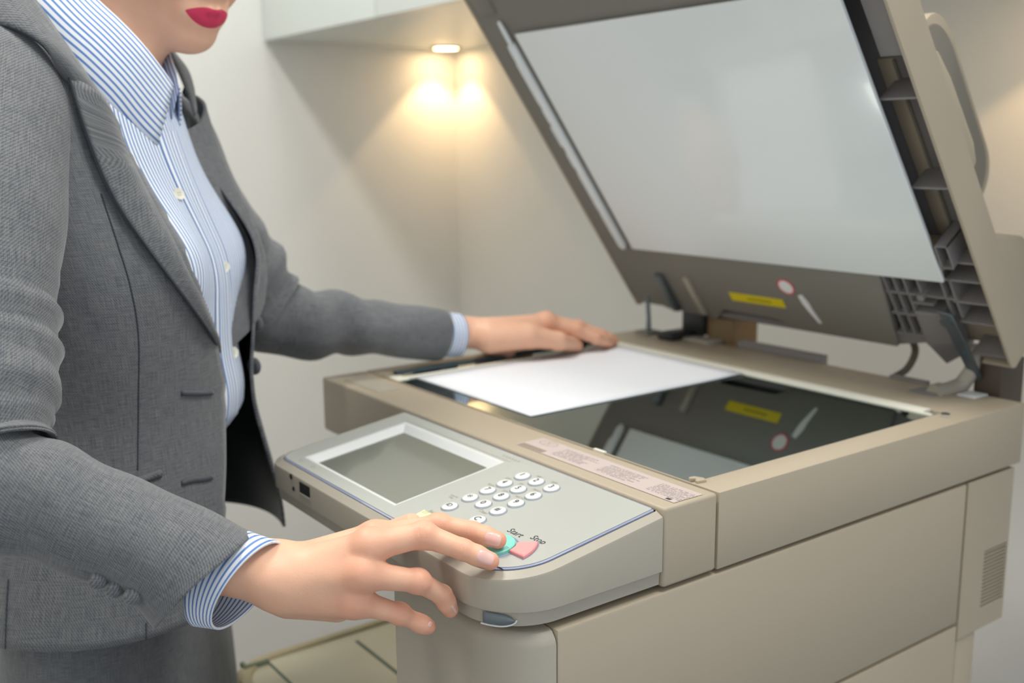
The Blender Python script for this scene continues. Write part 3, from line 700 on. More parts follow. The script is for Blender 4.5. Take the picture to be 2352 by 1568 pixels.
# ------------------------------------------------------------------ fabrics and skin
def fabric(name, col, col2, thread=.0009, sheen=.25):
    m = bpy.data.materials.new(name); m.use_nodes = True; nt = m.node_tree; b = nt.nodes['Principled BSDF']
    b.inputs['Roughness'].default_value = .85; b.inputs['Sheen Weight'].default_value = sheen; b.inputs['Specular IOR Level'].default_value = .25
    uv = nt.nodes.new('ShaderNodeUVMap'); outs = []
    for sx, sy in ((1/.0008, 1/.016), (1/.016, 1/.0007)):
        mp = nt.nodes.new('ShaderNodeMapping'); mp.inputs['Scale'].default_value = (sx, sy, 1); nt.links.new(uv.outputs[0], mp.inputs[0])
        n = nt.nodes.new('ShaderNodeTexNoise'); n.inputs['Scale'].default_value = 1; n.inputs['Detail'].default_value = 2; nt.links.new(mp.outputs[0], n.inputs['Vector']); outs.append(n.outputs['Fac'])
    mp = nt.nodes.new('ShaderNodeMapping'); mp.inputs['Rotation'].default_value = (0, 0, math.radians(35)); nt.links.new(uv.outputs[0], mp.inputs[0])
    w = nt.nodes.new('ShaderNodeTexWave'); w.inputs['Scale'].default_value = 1/(thread*20)*6.283/2; w.inputs['Distortion'].default_value = 1.2; w.inputs['Detail'].default_value = 1; w.inputs['Detail Scale'].default_value = 3
    nt.links.new(mp.outputs[0], w.inputs['Vector'])
    def mth(op, a, bb):
        n = nt.nodes.new('ShaderNodeMath'); n.operation = op
        for i, q in enumerate((a, bb)):
            if isinstance(q, (int, float)): n.inputs[i].default_value = q
            else: nt.links.new(q, n.inputs[i])
        return n.outputs[0]
    s = mth('ADD', mth('MULTIPLY', outs[0], .5), mth('MULTIPLY', outs[1], .5))
    s2 = mth('ADD', mth('MULTIPLY', s, .83), mth('MULTIPLY', w.outputs['Fac'], .17))
    rp = nt.nodes.new('ShaderNodeValToRGB'); rp.color_ramp.elements[0].position = .36; rp.color_ramp.elements[1].position = .66
    rp.color_ramp.elements[0].color = (*col2, 1); rp.color_ramp.elements[1].color = (*col, 1)
    nt.links.new(s2, rp.inputs[0]); nt.links.new(rp.outputs[0], b.inputs['Base Color'])
    bp = nt.nodes.new('ShaderNodeBump'); bp.inputs['Strength'].default_value = .35; bp.inputs['Distance'].default_value = .0005
    nt.links.new(s2, bp.inputs['Height'])
    mp2 = nt.nodes.new('ShaderNodeMapping'); mp2.inputs['Scale'].default_value = (22, 9, 1); nt.links.new(uv.outputs[0], mp2.inputs[0])
    n2 = nt.nodes.new('ShaderNodeTexNoise'); n2.inputs['Scale'].default_value = 1; n2.inputs['Detail'].default_value = 2; nt.links.new(mp2.outputs[0], n2.inputs['Vector'])
    bp2 = nt.nodes.new('ShaderNodeBump'); bp2.inputs['Strength'].default_value = .35; bp2.inputs['Distance'].default_value = .010
    nt.links.new(n2.outputs['Fac'], bp2.inputs['Height']); nt.links.new(bp2.outputs['Normal'], bp.inputs['Normal'])
    nt.links.new(bp.outputs['Normal'], b.inputs['Normal'])
    return m
def stripes(name, axis=0, period=.0046, duty=.36):
    m = bpy.data.materials.new(name); m.use_nodes = True; nt = m.node_tree; b = nt.nodes['Principled BSDF']
    b.inputs['Roughness'].default_value = .8; b.inputs['Specular IOR Level'].default_value = .2
    uv = nt.nodes.new('ShaderNodeUVMap'); sp = nt.nodes.new('ShaderNodeSeparateXYZ'); nt.links.new(uv.outputs[0], sp.inputs[0])
    d = nt.nodes.new('ShaderNodeMath'); d.operation = 'DIVIDE'; d.inputs[1].default_value = period; nt.links.new(sp.outputs[axis], d.inputs[0])
    fr = nt.nodes.new('ShaderNodeMath'); fr.operation = 'FRACT'; nt.links.new(d.outputs[0], fr.inputs[0])
    rp = nt.nodes.new('ShaderNodeValToRGB'); e = rp.color_ramp.elements; wht, blu = (*srgb(236, 239, 244), 1), (*srgb(104, 138, 196), 1)
    e[0].position = .0; e[0].color = wht; e[1].position = 1; e[1].color = wht
    for p, c in ((.5-duty/2-.05, wht), (.5-duty/2+.03, blu), (.5+duty/2-.03, blu), (.5+duty/2+.05, wht)):
        q = e.new(p); q.color = c
    nt.links.new(fr.outputs[0], rp.inputs[0]); nt.links.new(rp.outputs[0], b.inputs['Base Color'])
    return m
M_SUIT = fabric('suit_cloth', srgb(126, 126, 125), srgb(77, 80, 88))
M_LINING = mat('jacket_lining', srgb(26, 29, 33), .5)
M_STRIPE = stripes('shirt_stripe')
M_STRIPEV = stripes('shirt_stripe_collar', 1)
M_STRIPEC = stripes('shirt_stripe_cuff', 1, .0037)
M_BTN = mat('pearl_button', srgb(232, 228, 210), .3)
M_SEAM = mat('seam_thread', srgb(58, 62, 70), .9)
M_HAIR = mat('hair', srgb(34, 26, 24), .5, bump=.4, bscale=300)
M_NAIL = mat('nail', srgb(240, 190, 180), .22, sss=.1, coat=.3)
def skin_mat():
    m = mat('skin', srgb(228, 172, 142), .48, spec=.4, sss=.18)
    nt = m.node_tree; b = nt.nodes['Principled BSDF']; tc = [n for n in nt.nodes if n.type == 'TEX_COORD'][0]
    at_ = nt.nodes.new('ShaderNodeAttribute'); at_.attribute_name = 'redness'
    n = nt.nodes.new('ShaderNodeTexNoise'); n.inputs['Scale'].default_value = 70; n.inputs['Detail'].default_value = 5; nt.links.new(tc.outputs['Object'], n.inputs['Vector'])
    a1 = nt.nodes.new('ShaderNodeMath'); a1.operation = 'MULTIPLY_ADD'; a1.inputs[1].default_value = .35; a1.inputs[2].default_value = -.12; nt.links.new(n.outputs['Fac'], a1.inputs[0])
    a2 = nt.nodes.new('ShaderNodeMath'); a2.operation = 'ADD'; a2.use_clamp = True; nt.links.new(a1.outputs[0], a2.inputs[0]); nt.links.new(at_.outputs['Fac'], a2.inputs[1])
    mx = nt.nodes.new('ShaderNodeMix'); mx.data_type = 'RGBA'; mx.inputs['A'].default_value = (*srgb(238, 188, 158), 1); mx.inputs['B'].default_value = (*srgb(218, 138, 112), 1)
    nt.links.new(a2.outputs[0], mx.inputs['Factor'])
    la = nt.nodes.new('ShaderNodeAttribute'); la.attribute_name = 'lip'
    mr = nt.nodes.new('ShaderNodeMapRange'); mr.inputs['From Min'].default_value = .38; mr.inputs['From Max'].default_value = .62; nt.links.new(la.outputs['Fac'], mr.inputs['Value'])
    m2 = nt.nodes.new('ShaderNodeMix'); m2.data_type = 'RGBA'; m2.inputs['B'].default_value = (*srgb(205, 50, 88), 1)
    nt.links.new(mr.outputs['Result'], m2.inputs['Factor']); nt.links.new(mx.outputs['Result'], m2.inputs['A']); nt.links.new(m2.outputs['Result'], b.inputs['Base Color'])
    v = nt.nodes.new('ShaderNodeTexVoronoi'); v.inputs['Scale'].default_value = 900; nt.links.new(tc.outputs['Object'], v.inputs['Vector'])
    bp = nt.nodes.new('ShaderNodeBump'); bp.inputs['Strength'].default_value = .10; bp.inputs['Distance'].default_value = .0004; nt.links.new(v.outputs['Distance'], bp.inputs['Height'])
    n3 = nt.nodes.new('ShaderNodeTexNoise'); n3.inputs['Scale'].default_value = 220; n3.inputs['Detail'].default_value = 3; nt.links.new(tc.outputs['Object'], n3.inputs['Vector'])
    bp3 = nt.nodes.new('ShaderNodeBump'); bp3.inputs['Strength'].default_value = .15; bp3.inputs['Distance'].default_value = .0008; nt.links.new(n3.outputs['Fac'], bp3.inputs['Height']); nt.links.new(bp3.outputs['Normal'], bp.inputs['Normal'])
    nt.links.new(bp.outputs['Normal'], b.inputs['Normal'])
    return m
M_SKIN = skin_mat()

# ------------------------------------------------------------------ body frame
SHR, SHL = at(-60, 190, .76), at(340, 250, 1.06)
BM = (SHR+SHL)/2; RT = SHR-SHL; RT[2] = 0; RT /= np.linalg.norm(RT); FW = np.array([-RT[1], RT[0], 0])
def B(u, v, z): return np.array([BM[0], BM[1], 0])+RT*u+FW*v+np.array([0, 0, z])
def toB(P): q = np.array(P)-np.array([BM[0], BM[1], 0]); return np.stack([q @ RT, q @ FW, q[..., 2]], -1)
def mirror(P): q = toB(P); return np.array([B(-a, b, c) for a, b, c in q.reshape(-1, 3)]).reshape(np.shape(P))
def ray_plane_u(x, y, u): return hitp(x, y, B(u, 0, 0), RT)
UP = np.array([0, 0, 1.0])
person = root('person', (B(0, .05, 0)[0], B(0, .05, 0)[1], FLZ), 'person in grey suit and blue striped shirt pressing a copier button', 'person')

# ---- right hand (pressing the start button)
VF = CR[2]
RH = dict(
    index=[at(862, 1236, .700), at(1008, 1207, .7067), at(1085, 1221, .7075), panelhit(1144, 1240, .0100)],
    middle=[at(848, 1254, .670), at(972, 1228, .6785), at(1064, 1262, .6788), panelhit(1126, 1288, .0075)],
    ring=[at(830, 1318, .664), at(960, 1334, .6747), at(1016, 1366, .6890), at(1034, 1399, .6960)],
    pinky=[at(814, 1380, .670), at(918, 1409, .682), at(962, 1430, .688), at(984, 1439, .692)])
RR = dict(index=[.0106, .0080, .0069, .0058], middle=[.0106, .0084, .0068, .0060], ring=[.0102, .0074, .0064, .0056], pinky=[.0095, .0064, .0057, .0050])
CARP = dict(index=(at(680, 1296, .690), .0132), middle=(at(672, 1312, .676), .0135), ring=(at(664, 1332, .670), .0135), pinky=(at(658, 1353, .672), .0135))
THR = [at(672, 1305, .708), at(770, 1282, .735), at(872, 1236, .748), panelhit(944, 1204, .0100)]
WR, FA = at(612, 1312, .676), at(330, 1246, .660)
PALMN = VF*.72-UP*.55; PALMN /= np.linalg.norm(PALMN)
def finger(P, J, R, dors, knuck=1.08):
    d = cap(P, J[0], J[1], R[0]*.93, R[1]*.96)
    d = smin(d, cap(P, J[1], J[2], R[1]*.97, R[2]), .003)
    d = smin(d, cap(P, J[2], J[3], R[2], R[3]), .003)
    d = smin(d, np.linalg.norm(P-np.array(J[1], np.float32), axis=1)-R[1]*knuck*.97, .004)
    mid = (np.array(J[2])+np.array(J[3]))/2
    for k, offs, dep in ((1, (-.0028, -.0010, .0008, .0026), .00042), (2, (-.0011, .0009), .00038)):
        ax_ = np.array(J[k+1])-np.array(J[k-1]); ax_ = (ax_/np.linalg.norm(ax_)).astype(np.float32); q = P-np.array(J[k], np.float32)
        t = q @ ax_; side = np.clip((q @ (-dors).astype(np.float32))/R[k], 0, 1)
        near = np.exp(-(np.linalg.norm(q, axis=1)/(R[k]*1.6))**4)
        for m_, o_ in enumerate(offs): d = d+dep*(1 if m_ % 2 == 0 else .7)*side*near*np.exp(-((t-o_-.0006*np.sin(q[:, 2]*900))/.00055)**2)
    return smin(d, np.linalg.norm(P-np.array(mid, np.float32), axis=1)-(R[2]+R[3])*.5*1.02, .003)
def hand_sdf(J, R, carp, thumb, thr, wrist, fore, wr, fr, pn_, extra=()):
    def fn(P):
        palm = None
        for k in J:
            c, cr = carp[k]
            d = cap(P, c, J[k][0], cr, R[k][0]); palm = d if palm is None else smin(palm, d, .009)
            d = cap(P, np.array(c)+pn_*.009, np.array(J[k][0])+pn_*.007-(np.array(J[k][0])-np.array(c))*.08, cr*.9, R[k][0]*.95); palm = smin(palm, d, .008)
        palm = smin(palm, cap(P, wrist, fore, wr, fr), .016)
        for a, b, ra, rb, k in extra: palm = smin(palm, cap(P, a, b, ra, rb), k)
        out = None
        for k in J:
            kn = np.linalg.norm(P-np.array(J[k][0]-pn_*.0022, np.float32), axis=1)-R[k][0]*.98
            palm = smin(palm, kn, .005)
        for k in J:
            f = smin(palm, finger(P, J[k], R[k], pn_), .0065); out = f if out is None else np.minimum(out, f)
        t = cap(P, thumb[0], thumb[1], thr[0], thr[1]); t = smin(t, cap(P, thumb[1], thumb[2], thr[1]*.95, thr[2]), .004); t = smin(t, cap(P, thumb[2], thumb[3], thr[2], thr[3]), .004)
        return np.minimum(out, smin(palm, t, .010))
    return fn
exR = [(at(668, 1372, .690), at(775, 1388, .690), .0130, .0115, .010), (at(604, 1328, .6600), at(608, 1330, .6600), .0085, .0085, .012)]
hR = hand_sdf(RH, RR, CARP, THR, (.0150, .0125, .0098, .0080), WR, FA, .0205, .0220, PALMN, exR)
def bounds(*L):
    A_ = np.array([p for l in L for p in l]); return A_.min(0)-.022, A_.max(0)+.022
lo, hi = bounds(*RH.values(), THR, [WR, at(520, 1275, .668), at(668, 1372, .70)])
vR, fR_ = nets(hR, lo, hi, .0008)
# ---- left hand (resting on the sheet)
def zh(x, y, z): return hitp(x, y, (0, 0, z), (0, 0, 1))
LHJ = dict(
    index=[at(1256, 743, 1.272), at(1322, 757, 1.281), at(1368, 776, 1.286), zh(1398, 787, .0080)],
    middle=[at(1254, 739, 1.292), at(1328, 752, 1.305), at(1380, 770, 1.312), zh(1408, 782, .0078)],
    ring=[at(1240, 742, 1.312), at(1312, 754, 1.325), at(1358, 768, 1.335), zh(1384, 778, .0075)],
    pinky=[at(1222, 748, 1.330), at(1280, 757, 1.340), at(1316, 768, 1.345), zh(1340, 775, .0070)])
LHR = dict(index=[.0110, .0088, .0078, .0068], middle=[.0112, .0090, .0080, .0070], ring=[.0108, .0085, .0075, .0066], pinky=[.0098, .0075, .0065, .0058])
LC = dict(index=(at(1125, 762, 1.245), .0165), middle=(at(1122, 762, 1.258), .0165), ring=(at(1120, 764, 1.270), .0160), pinky=(at(1118, 768, 1.280), .0150))
TL = [at(1128, 776, 1.238), at(1215, 772, 1.240), at(1282, 783, 1.250), zh(1323, 793, .0088)]
WL, FL = at(1072, 763, 1.245), at(930, 757, 1.20)
exL = [(at(1140, 790, 1.27), at(1165, 800, 1.275), .013, .012, .012)]
hL = hand_sdf(LHJ, LHR, LC, TL, (.0185, .0150, .0112, .0085), WL, FL, .0192, .0230, np.array([.1, .2, -.97]), exL)
lo, hi = bounds(*LHJ.values(), TL, [WL, at(1010, 760, 1.22)])
vL, fL_ = nets(hL, lo, hi, .0014)
# ---- head and neck
AH = math.radians(31); PT = math.radians(30)
rh = np.array([_r[0], _r[1], 0]); fh_ = np.array([_f[0], _f[1], 0])/math.hypot(_f[0], _f[1])
fhz = rh*math.cos(AH)-fh_*math.sin(AH)
HF = fhz*math.cos(PT)-UP*math.sin(PT); HU = UP*math.cos(PT)+fhz*math.sin(PT); HR = np.cross(HF, HU)
CHIN = at(450, 131, .93)
def Hd(f, r, u): return CHIN+HF*f+HR*r+HU*u
HAX = np.array([HF, HR, HU])
NB, NT = B(0, -.004, .275), None
def head_sdf(P):
    d = ell(P, Hd(-.088, 0, .138), (.096, .076, .090), HAX)
    d = smin(d, ell(P, Hd(-.052, 0, .078), (.052, .060, .082), HAX), .02)
    d = smin(d, cap(P, Hd(-.018, 0, .0175), Hd(-.030, 0, .040), .0175, .024), .014)
    for s in (-1, 1):
        d = smin(d, cap(P, Hd(-.018, s*.010, .0165), Hd(-.078, s*.047, .038), .0155, .016), .016)
        d = smin(d, cap(P, Hd(-.040, s*.034, .060), Hd(-.030, s*.034, .082), .016, .017), .02)
        d = smin(d, cap(P, Hd(-.016, s*.011, .096), Hd(-.032, s*.045, .100), .008, .010), .012)
        e = ell(P, Hd(-.092, s*.074, .092), (.016, .007, .030), HAX); d = smin(d, e, .004)
    d = smin(d, cap(P, Hd(-.006, 0, .064), Hd(-.008, 0, .098), .0095, .006), .010)
    for s in (-1, 1): d = smin(d, np.linalg.norm(P-np.array(Hd(-.006, s*.010, .0605), np.float32), axis=1)-.007, .006)
    # lips
    d = smin(d, ell(P, Hd(-.0095, 0, .0385), (.014, .026, .015), HAX), .010)
    up = np.minimum(cap(P, Hd(.0010, .004, .0445), Hd(-.0125, .0245, .0405), .0048, .0018), cap(P, Hd(.0010, -.004, .0445), Hd(-.0125, -.0245, .0405), .0048, .0018))
    lw = np.minimum(cap(P, Hd(-.0015, .006, .0355), Hd(-.0130, .0235, .0400), .0058, .0018), cap(P, Hd(-.0015, -.006, .0355), Hd(-.0130, -.0235, .0400), .0058, .0018))
    lw = smin(lw, cap(P, Hd(-.0015, -.006, .0355), Hd(-.0015, .006, .0355), .0058, .0058), .002)
    d = smin(d, np.minimum(up, lw), .0022)
    # eye sockets
    for s in (-1, 1): d = smax(d, -(np.linalg.norm(P-np.array(Hd(.006, s*.032, .112), np.float32), axis=1)-.019), .010)
    for s in (-1, 1): d = smin(d, np.linalg.norm(P-np.array(Hd(-.0235, s*.032, .1145), np.float32), axis=1)-.0128, .003)
    n = cap(P, NB, Hd(-.095, 0, .060), .052, .046)
    return smin(d, n, .016)
HC = Hd(-.08, 0, .11)
vH, fH_ = nets(head_sdf, HC-[.135, .135, .19], HC+[.135, .135, .135], .0015)
# ---- trunk, arms and legs under the clothes
LEGS = []
def trunk_sdf(P):
    d = cap(P, B(0, .01, .17), B(0, .020, .03), .068, .060)
    for s in (-1, 1):
        d = smin(d, cap(P, B(s*.05, .012, .17), B(s*.045, .022, .03), .062, .056), .02)
        d = smin(d, cap(P, B(s*.03, 0, .255), B(s*.13, 0, .250), .035, .035), .03)
        d = smin(d, cap(P, B(s*.065, .0, -.08), B(s*.075, .0, -.48), .055, .045), .03)
        d = smin(d, cap(P, B(s*.075, .0, -.48), B(s*.075, .0, -.90), .045, .030), .02)
        d = smin(d, cap(P, B(s*.075, -.005, -.925), B(s*.085, .14, -.940), .032, .022), .02)
    d = smin(d, cap(P, NB, B(0, .01, .24), .05, .06), .03)
    for J in (RARM, LARM):
        for k in range(len(J)-1): d = smin(d, cap(P, J[k][0], J[k+1][0], J[k][1], J[k+1][1]), .02)
    return d
RARM = [(B(.145, .0, .235), .034), (at(-72, 330, .760), .032), (at(-56, 600, .715), .030), (at(-50, 820, .685), .028), (at(-48, 1040, .655), .024), (at(180, 1182, .652), .023), (at(420, 1255, .664), .019)]
LARM = [(B(-.145, .0, .235), .034), (at(400, 430, 1.07), .032), (at(490, 560, 1.09), .030), (at(570, 660, 1.11), .028), (at(625, 722, 1.125), .025), (at(800, 745, 1.16), .022), (at(1010, 762, 1.225), .019)]
lo = np.minimum(B(.3, -.2, 0), B(-.3, .3, 0))-.05
pts = np.array([q[0] for q in RARM+LARM]+[B(u, v, z) for u in (-.2, .2) for v in (-.12, .22) for z in (FLZ, .33)])
vT, fT_ = nets(trunk_sdf, pts.min(0)-.05, pts.max(0)+.05, .009)
bv = np.concatenate([vR, vL, vH, vT]); bf = np.concatenate([fR_, fL_+len(vR), fH_+len(vR)+len(vL), fT_+len(vR)+len(vL)+len(vH)])
# keep everything above the floor
bv[:, 2] = np.maximum(bv[:, 2], FLZ+.012)
qh = (bv-CHIN) @ HAX.T
lr = np.clip(np.abs(qh[:, 1])/.0245, 0, 1); bow = (1-lr**2)**.75
lup, llo = .0402+(.0082-.0012*np.exp(-(qh[:, 1]/.004)**2))*bow, .0402-.0105*bow
lipw = np.where((qh[:, 0] > -.030) & (lr < 1), np.clip(.5+np.minimum(lup-qh[:, 2], qh[:, 2]-llo)/.0024, 0, 1), 0)
red = np.zeros(len(bv))
for J in (RH, LHJ):
    for k in J:
        for i, (w, s) in enumerate(((.55, .011), (.75, .007), (.55, .006), (.75, .006))):
            red = np.maximum(red, w*np.exp(-(np.linalg.norm(bv-J[k][i], axis=1)/(s*1.35))**2))
red += .25*np.exp(-(np.linalg.norm(bv-Hd(-.02, -.045, .062), axis=1)/.03)**2)
body = mk('body', (bv, bf), M_SKIN, person, 180)
lw_ = body.data.attributes.new('lip', 'FLOAT', 'POINT'); lw_.data.foreach_set('value', lipw.astype(np.float32))
la = body.data.attributes.new('redness', 'FLOAT', 'POINT'); la.data.foreach_set('value', red.astype(np.float32))
bvhR = BVHTree.FromPolygons([tuple(p) for p in vR], [tuple(map(int, q)) for q in fR_])
bvhL = BVHTree.FromPolygons([tuple(p) for p in vL], [tuple(map(int, q)) for q in fL_])
def cast(bvh, x, y):
    d = ray(x, y); r = bvh.ray_cast(Vector(CAM), Vector(d).normalized())
    return (None, None) if r[0] is None else (np.array(r[0]), np.array(r[1]))
def nail(bvh, c, a, hl, hw, off=.00035):
    a = math.radians(a); ex = (math.cos(a), math.sin(a)); ey = (-math.sin(a), math.cos(a)); G = []
    for i in range(9):
        row = []
        for j in range(9):
            s, t = -1+2*i/8, -1+2*j/8
            x_, y_ = s*math.sqrt(1-t*t/2*.75), t*math.sqrt(1-s*s/2*(.9 if s < 0 else .75))
            px = (c[0]+ex[0]*x_*hl+ey[0]*y_*hw, c[1]+ex[1]*x_*hl+ey[1]*y_*hw)
            p, n = cast(bvh, *px)
            if p is None: return None
            edge = max(abs(s), abs(t))
            row.append(p+n*(off if edge < .95 else -.0002))
        G.append(row)
    return mk('fingernail', grid(G), M_NAIL, person, 180)
nail(bvhR, (1132, 1238), 14, 22, 17)
nail(bvhR, (1115, 1280), 22, 23, 17)
nail(bvhR, (1043, 1399), 62, 10, 4.0)
nail(bvhR, (988, 1433), -62, 8, 4.5)
nail(bvhL, (1331, 786), 20, 7, 6)
# ------------------------------------------------------------------ clothes
TB = np.array([(-.20, .020, .168, .115), (-.14, .022, .166, .113), (-.09, .026, .157, .106), (-.03, .030, .137, .092), (.03, .028, .126, .083), (.09, .022, .134, .096), (.15, .014, .146, .104),
               (.20, .006, .150, .093), (.245, .0, .150, .084), (.275, -.004, .150, .080), (.298, -.005, .142, .076), (.316, -.004, .122, .070), (.332, -.002, .098, .062), (.346, .002, .076, .056), (.360, .006, .062, .052)])
def tbl(z): return [np.interp(z, TB[:, 0], TB[:, k]) for k in (1, 2, 3)]
def tsm(z):   # smoothed table
    return np.mean([tbl(z+d) for d in (-.018, -.009, 0, .009, .018)], axis=0)
def sec(phi, z, o=0.0, nn=2.3):
    c, a, b = tsm(z); a, b = a+o, b+o
    s, k = math.sin(phi), math.cos(phi)
    u = a*math.copysign(abs(s)**(2/nn), s); v = c+b*math.copysign(abs(k)**(2/nn), k)
    if u < 0: u *= np.interp(z, (-.05, .10, .30, .35), (.92, .80, .84, 1.0))
    if k > 0:
        for m in (-1, 1): v += .017*math.exp(-((u-m*.072)/.042)**2-((z-.165)/.05)**2)
    return B(u, v, z)
def loft(zs, phis, o):
    "grid rows z, columns phi(z)"
    P, UV = [], []
    for z in zs:
        ph = phis(z); row = [sec(f, z, o(f, z)) for f in ph]; P.append(row)
        arc = np.r_[0, np.cumsum(np.linalg.norm(np.diff(np.array(row), axis=0), axis=1))]
        k0 = int(np.argmin(np.abs(np.array(ph)-(math.pi if ph[-1] > 4 else 0)))); UV.append([(f*.145, z) for f in ph])
    return np.array(P), np.array(UV)
NPH = 72
# shirt: blouses over the waistband
zs = np.linspace(-.02, .338, 62)
def farb(P): q = toB(P); return np.array([B(a, b-.014*min(1, max(0, -a/.04)), c) for a, b, c in q.reshape(-1, 3)]).reshape(np.shape(P))
def sh_o(f, z): return .004+.010*math.exp(-((z-.035)/.030)**2)*max(math.cos(f), 0)-.022*max(0, (.012-z)/.03)
sp, su = loft(zs, lambda z: np.linspace(-math.pi, math.pi, NPH+1), sh_o)
shirt = mk('shirt', grid(sp), M_STRIPE, person, 180, uv=su.reshape(-1, 2))
bvhS = BVHTree.FromPolygons([tuple(p) for p in grid(sp)[0]], [tuple(q) for q in grid(sp)[1]])
# placket and buttons
pk, pu = [], []
for z in np.linspace(0.0, .268, 50):
    row = []
    for j in range(7):
        t = -1+2*j/6; f = .115*t+.02
        row.append(sec(f, z, sh_o(f, z)+(.0026 if abs(t) < .95 else .0004)))
    pk.append(row); pu.append([((.115*(-1+2*j/6)+.02)*.145+.0012, z) for j in range(7)])
mk('placket', grid(pk), M_STRIPE, shirt, 180, uv=np.array(pu).reshape(-1, 2))
def disc_on(bvh, px, r, h, name, m, parent, holes=False, dome=0.0):
    p, n = cast(bvh, *px)
    if p is None: return
    if np.dot(n, ray(*px)) > 0: n = -n
    vw = -ray(*px)/np.linalg.norm(ray(*px)); n = n*.55+vw*.45; n /= np.linalg.norm(n)
    ref = UP-n*np.dot(UP, n); ref /= np.linalg.norm(ref); e = np.cross(ref, n); N_ = 24
    def rg(q, z): return [tuple(p+n*z+q*(math.cos(2*math.pi*i/N_)*e+math.sin(2*math.pi*i/N_)*ref)) for i in range(N_)]
    R = [rg(r*.9, -.001), rg(r, h*.4), rg(r*.96, h), rg(r*.8, h+dome*.5), rg(r*.55, h+dome*.85-(0 if dome else h*.25)), rg(r*.05, h+dome-(0 if dome else h*.25))]
    mb = MB(); mb.add(rings(R), 0)
    if holes:
        for sx in (-1, 1):
            for sy in (-1, 1):
                c = p+n*(h*.80)+e*sx*r*.2+ref*sy*r*.2
                mb.add(cyl(c, n, r*.09, h*.1, 8), 1)
    uvs = [(q[0], q[2]) for q in mb.v]
    return mk(name, mb.vf, m, parent, 60, mi=mb.m, uv=uvs)
for px in ((408, 447), (512, 613), (533, 810)):
    disc_on(bvhS, px, .0054, .0030, 'shirt_button', [M_BTN, M_INK2], shirt, True)

# jacket shell
near = np.array([(-60, -200), (10, -95), (75, 0), (150, 110), (250, 252), (330, 398), (425, 560), (483, 720), (518, 852), (522, 1000), (520, 1190), (510, 1330), (494, 1433), (475, 1476), (432, 1507), (333, 1526), (150, 1549)], float)
def nearx(y): return np.interp(y, near[:, 1], near[:, 0])
HEM = -.131
def j_o(f, z):
    "jacket ease; the far front hangs open"
    o = .013+.006*max(0, (.0-z)/.13)+.004*max(0, math.sin(f))*math.exp(-((z-.1)/.1)**2)
    fl = np.interp(z, (-.13, -.05, .03, .10, .16, .24), (.002, .006, .010, .009, .004, .0))
    d = f-2*math.pi if f > math.pi else f
    if d < 0: o += fl*math.exp(-((d+.15)/.62)**2)
    else: o += .008*math.exp(-(d/.5)**2)*np.interp(z, (0, .15), (1, 0))
    return o
def near_phi(z):
    last = .02
    for f in np.linspace(.02, 2.9, 160):
        x, y = proj(sec(f, z, j_o(f, z)))[0]
        if x <= nearx(y): return max(f, .02)
        last = f
    return last
def far_phi(z): return np.interp(z, (-.14, -.06, .0, .08, .13, .20, .26, .30, .35), (.55, .30, .25, .25, .30, .50, .80, 1.05, 1.3))
zj = np.r_[np.linspace(HEM, .28, 64), np.linspace(.286, .352, 13)]
NP_ = {z: near_phi(z) for z in zj}
def jph(z):
    a, b = NP_[z], 2*math.pi-far_phi(z); t = np.linspace(0, 1, 110); return a+(b-a)*t
jp, ju = loft(zj, jph, j_o)
jg = grid(jp); jg = (jg[0], [q[::-1] for q in jg[1]])
jacket = mk('jacket', jg, [M_SUIT, M_LINING], person, 180, uv=ju.reshape(-1, 2), mods=[('SOLIDIFY', dict(thickness=.0028, offset=-1, use_rim=True, material_offset=1, material_offset_rim=0))])
bvhJ = BVHTree.FromPolygons([tuple(p) for p in jg[0]], [tuple(q) for q in jg[1]])
def onj(x, y, off, fb=None):
    p, n = cast(bvhJ, x, y)
    if p is None: return fb
    if np.dot(n, ray(x, y)) > 0: n = -n
    return p+n*off
def poly(P, n):
    P = np.array(P, float); L = np.r_[0, np.cumsum(np.linalg.norm(np.diff(P, axis=0), axis=1))]
    t = np.linspace(0, L[-1], n); return np.c_[np.interp(t, L, P[:, 0]), np.interp(t, L, P[:, 1])]
def smooth_curve(P, n): return poly(spline(P, 80), n)
# near lapel
NL = 34
fold = smooth_curve([(247, 254), (330, 398), (425, 560), (483, 720), (516, 850)], NL)
outer = smooth_curve([(150, 182), (172, 262), (212, 375), (262, 478), (340, 585), (430, 702), (490, 798), (514, 850)], NL)
LG = []
for i in range(NL):
    row = []
    for t in np.linspace(0, 1, 11):
        q = fold[i]*(1-t)+outer[i]*t
        off = .0045+.0060*math.sin(math.pi*min(t*1.15, 1))*(1-.6*i/NL)+.0025*t
        p = None
        for dx in (0, -3, -6, -10, -16):
            p = onj(q[0]+dx, q[1], off)
            if p is not None: break
        row.append(p if p is not None else (row[-1] if row else LG[-1][0]))
    LG.append(row)
LG = np.array(LG)
for _ in range(6):
    Q = LG.copy(); Q[1:-1] = .5*LG[1:-1]+.25*(LG[:-2]+LG[2:]); LG[1:-1, 1:-1] = Q[1:-1, 1:-1]*.6+.2*(Q[1:-1, :-2]+Q[1:-1, 2:]); LG[1:-1, 0] = Q[1:-1, 0]; LG[1:-1, -1] = Q[1:-1, -1]
def luv(G):
    G = np.array(G); a = np.r_[0, np.cumsum(np.linalg.norm(np.diff(G[:, 0], axis=0), axis=1))]
    return np.array([[(np.linalg.norm(G[i, j]-G[i, 0]), a[i]) for j in range(G.shape[1])] for i in range(G.shape[0])]).reshape(-1, 2)
SOL = [('SOLIDIFY', dict(thickness=.0030, offset=-1))]
mk('lapel', grid(LG), M_SUIT, jacket, 180, uv=luv(LG), mods=SOL)
def edge_cord(C, r, name, parent, m): return mk(name, tube(C, r, 6), m, parent, 180, uv=None)
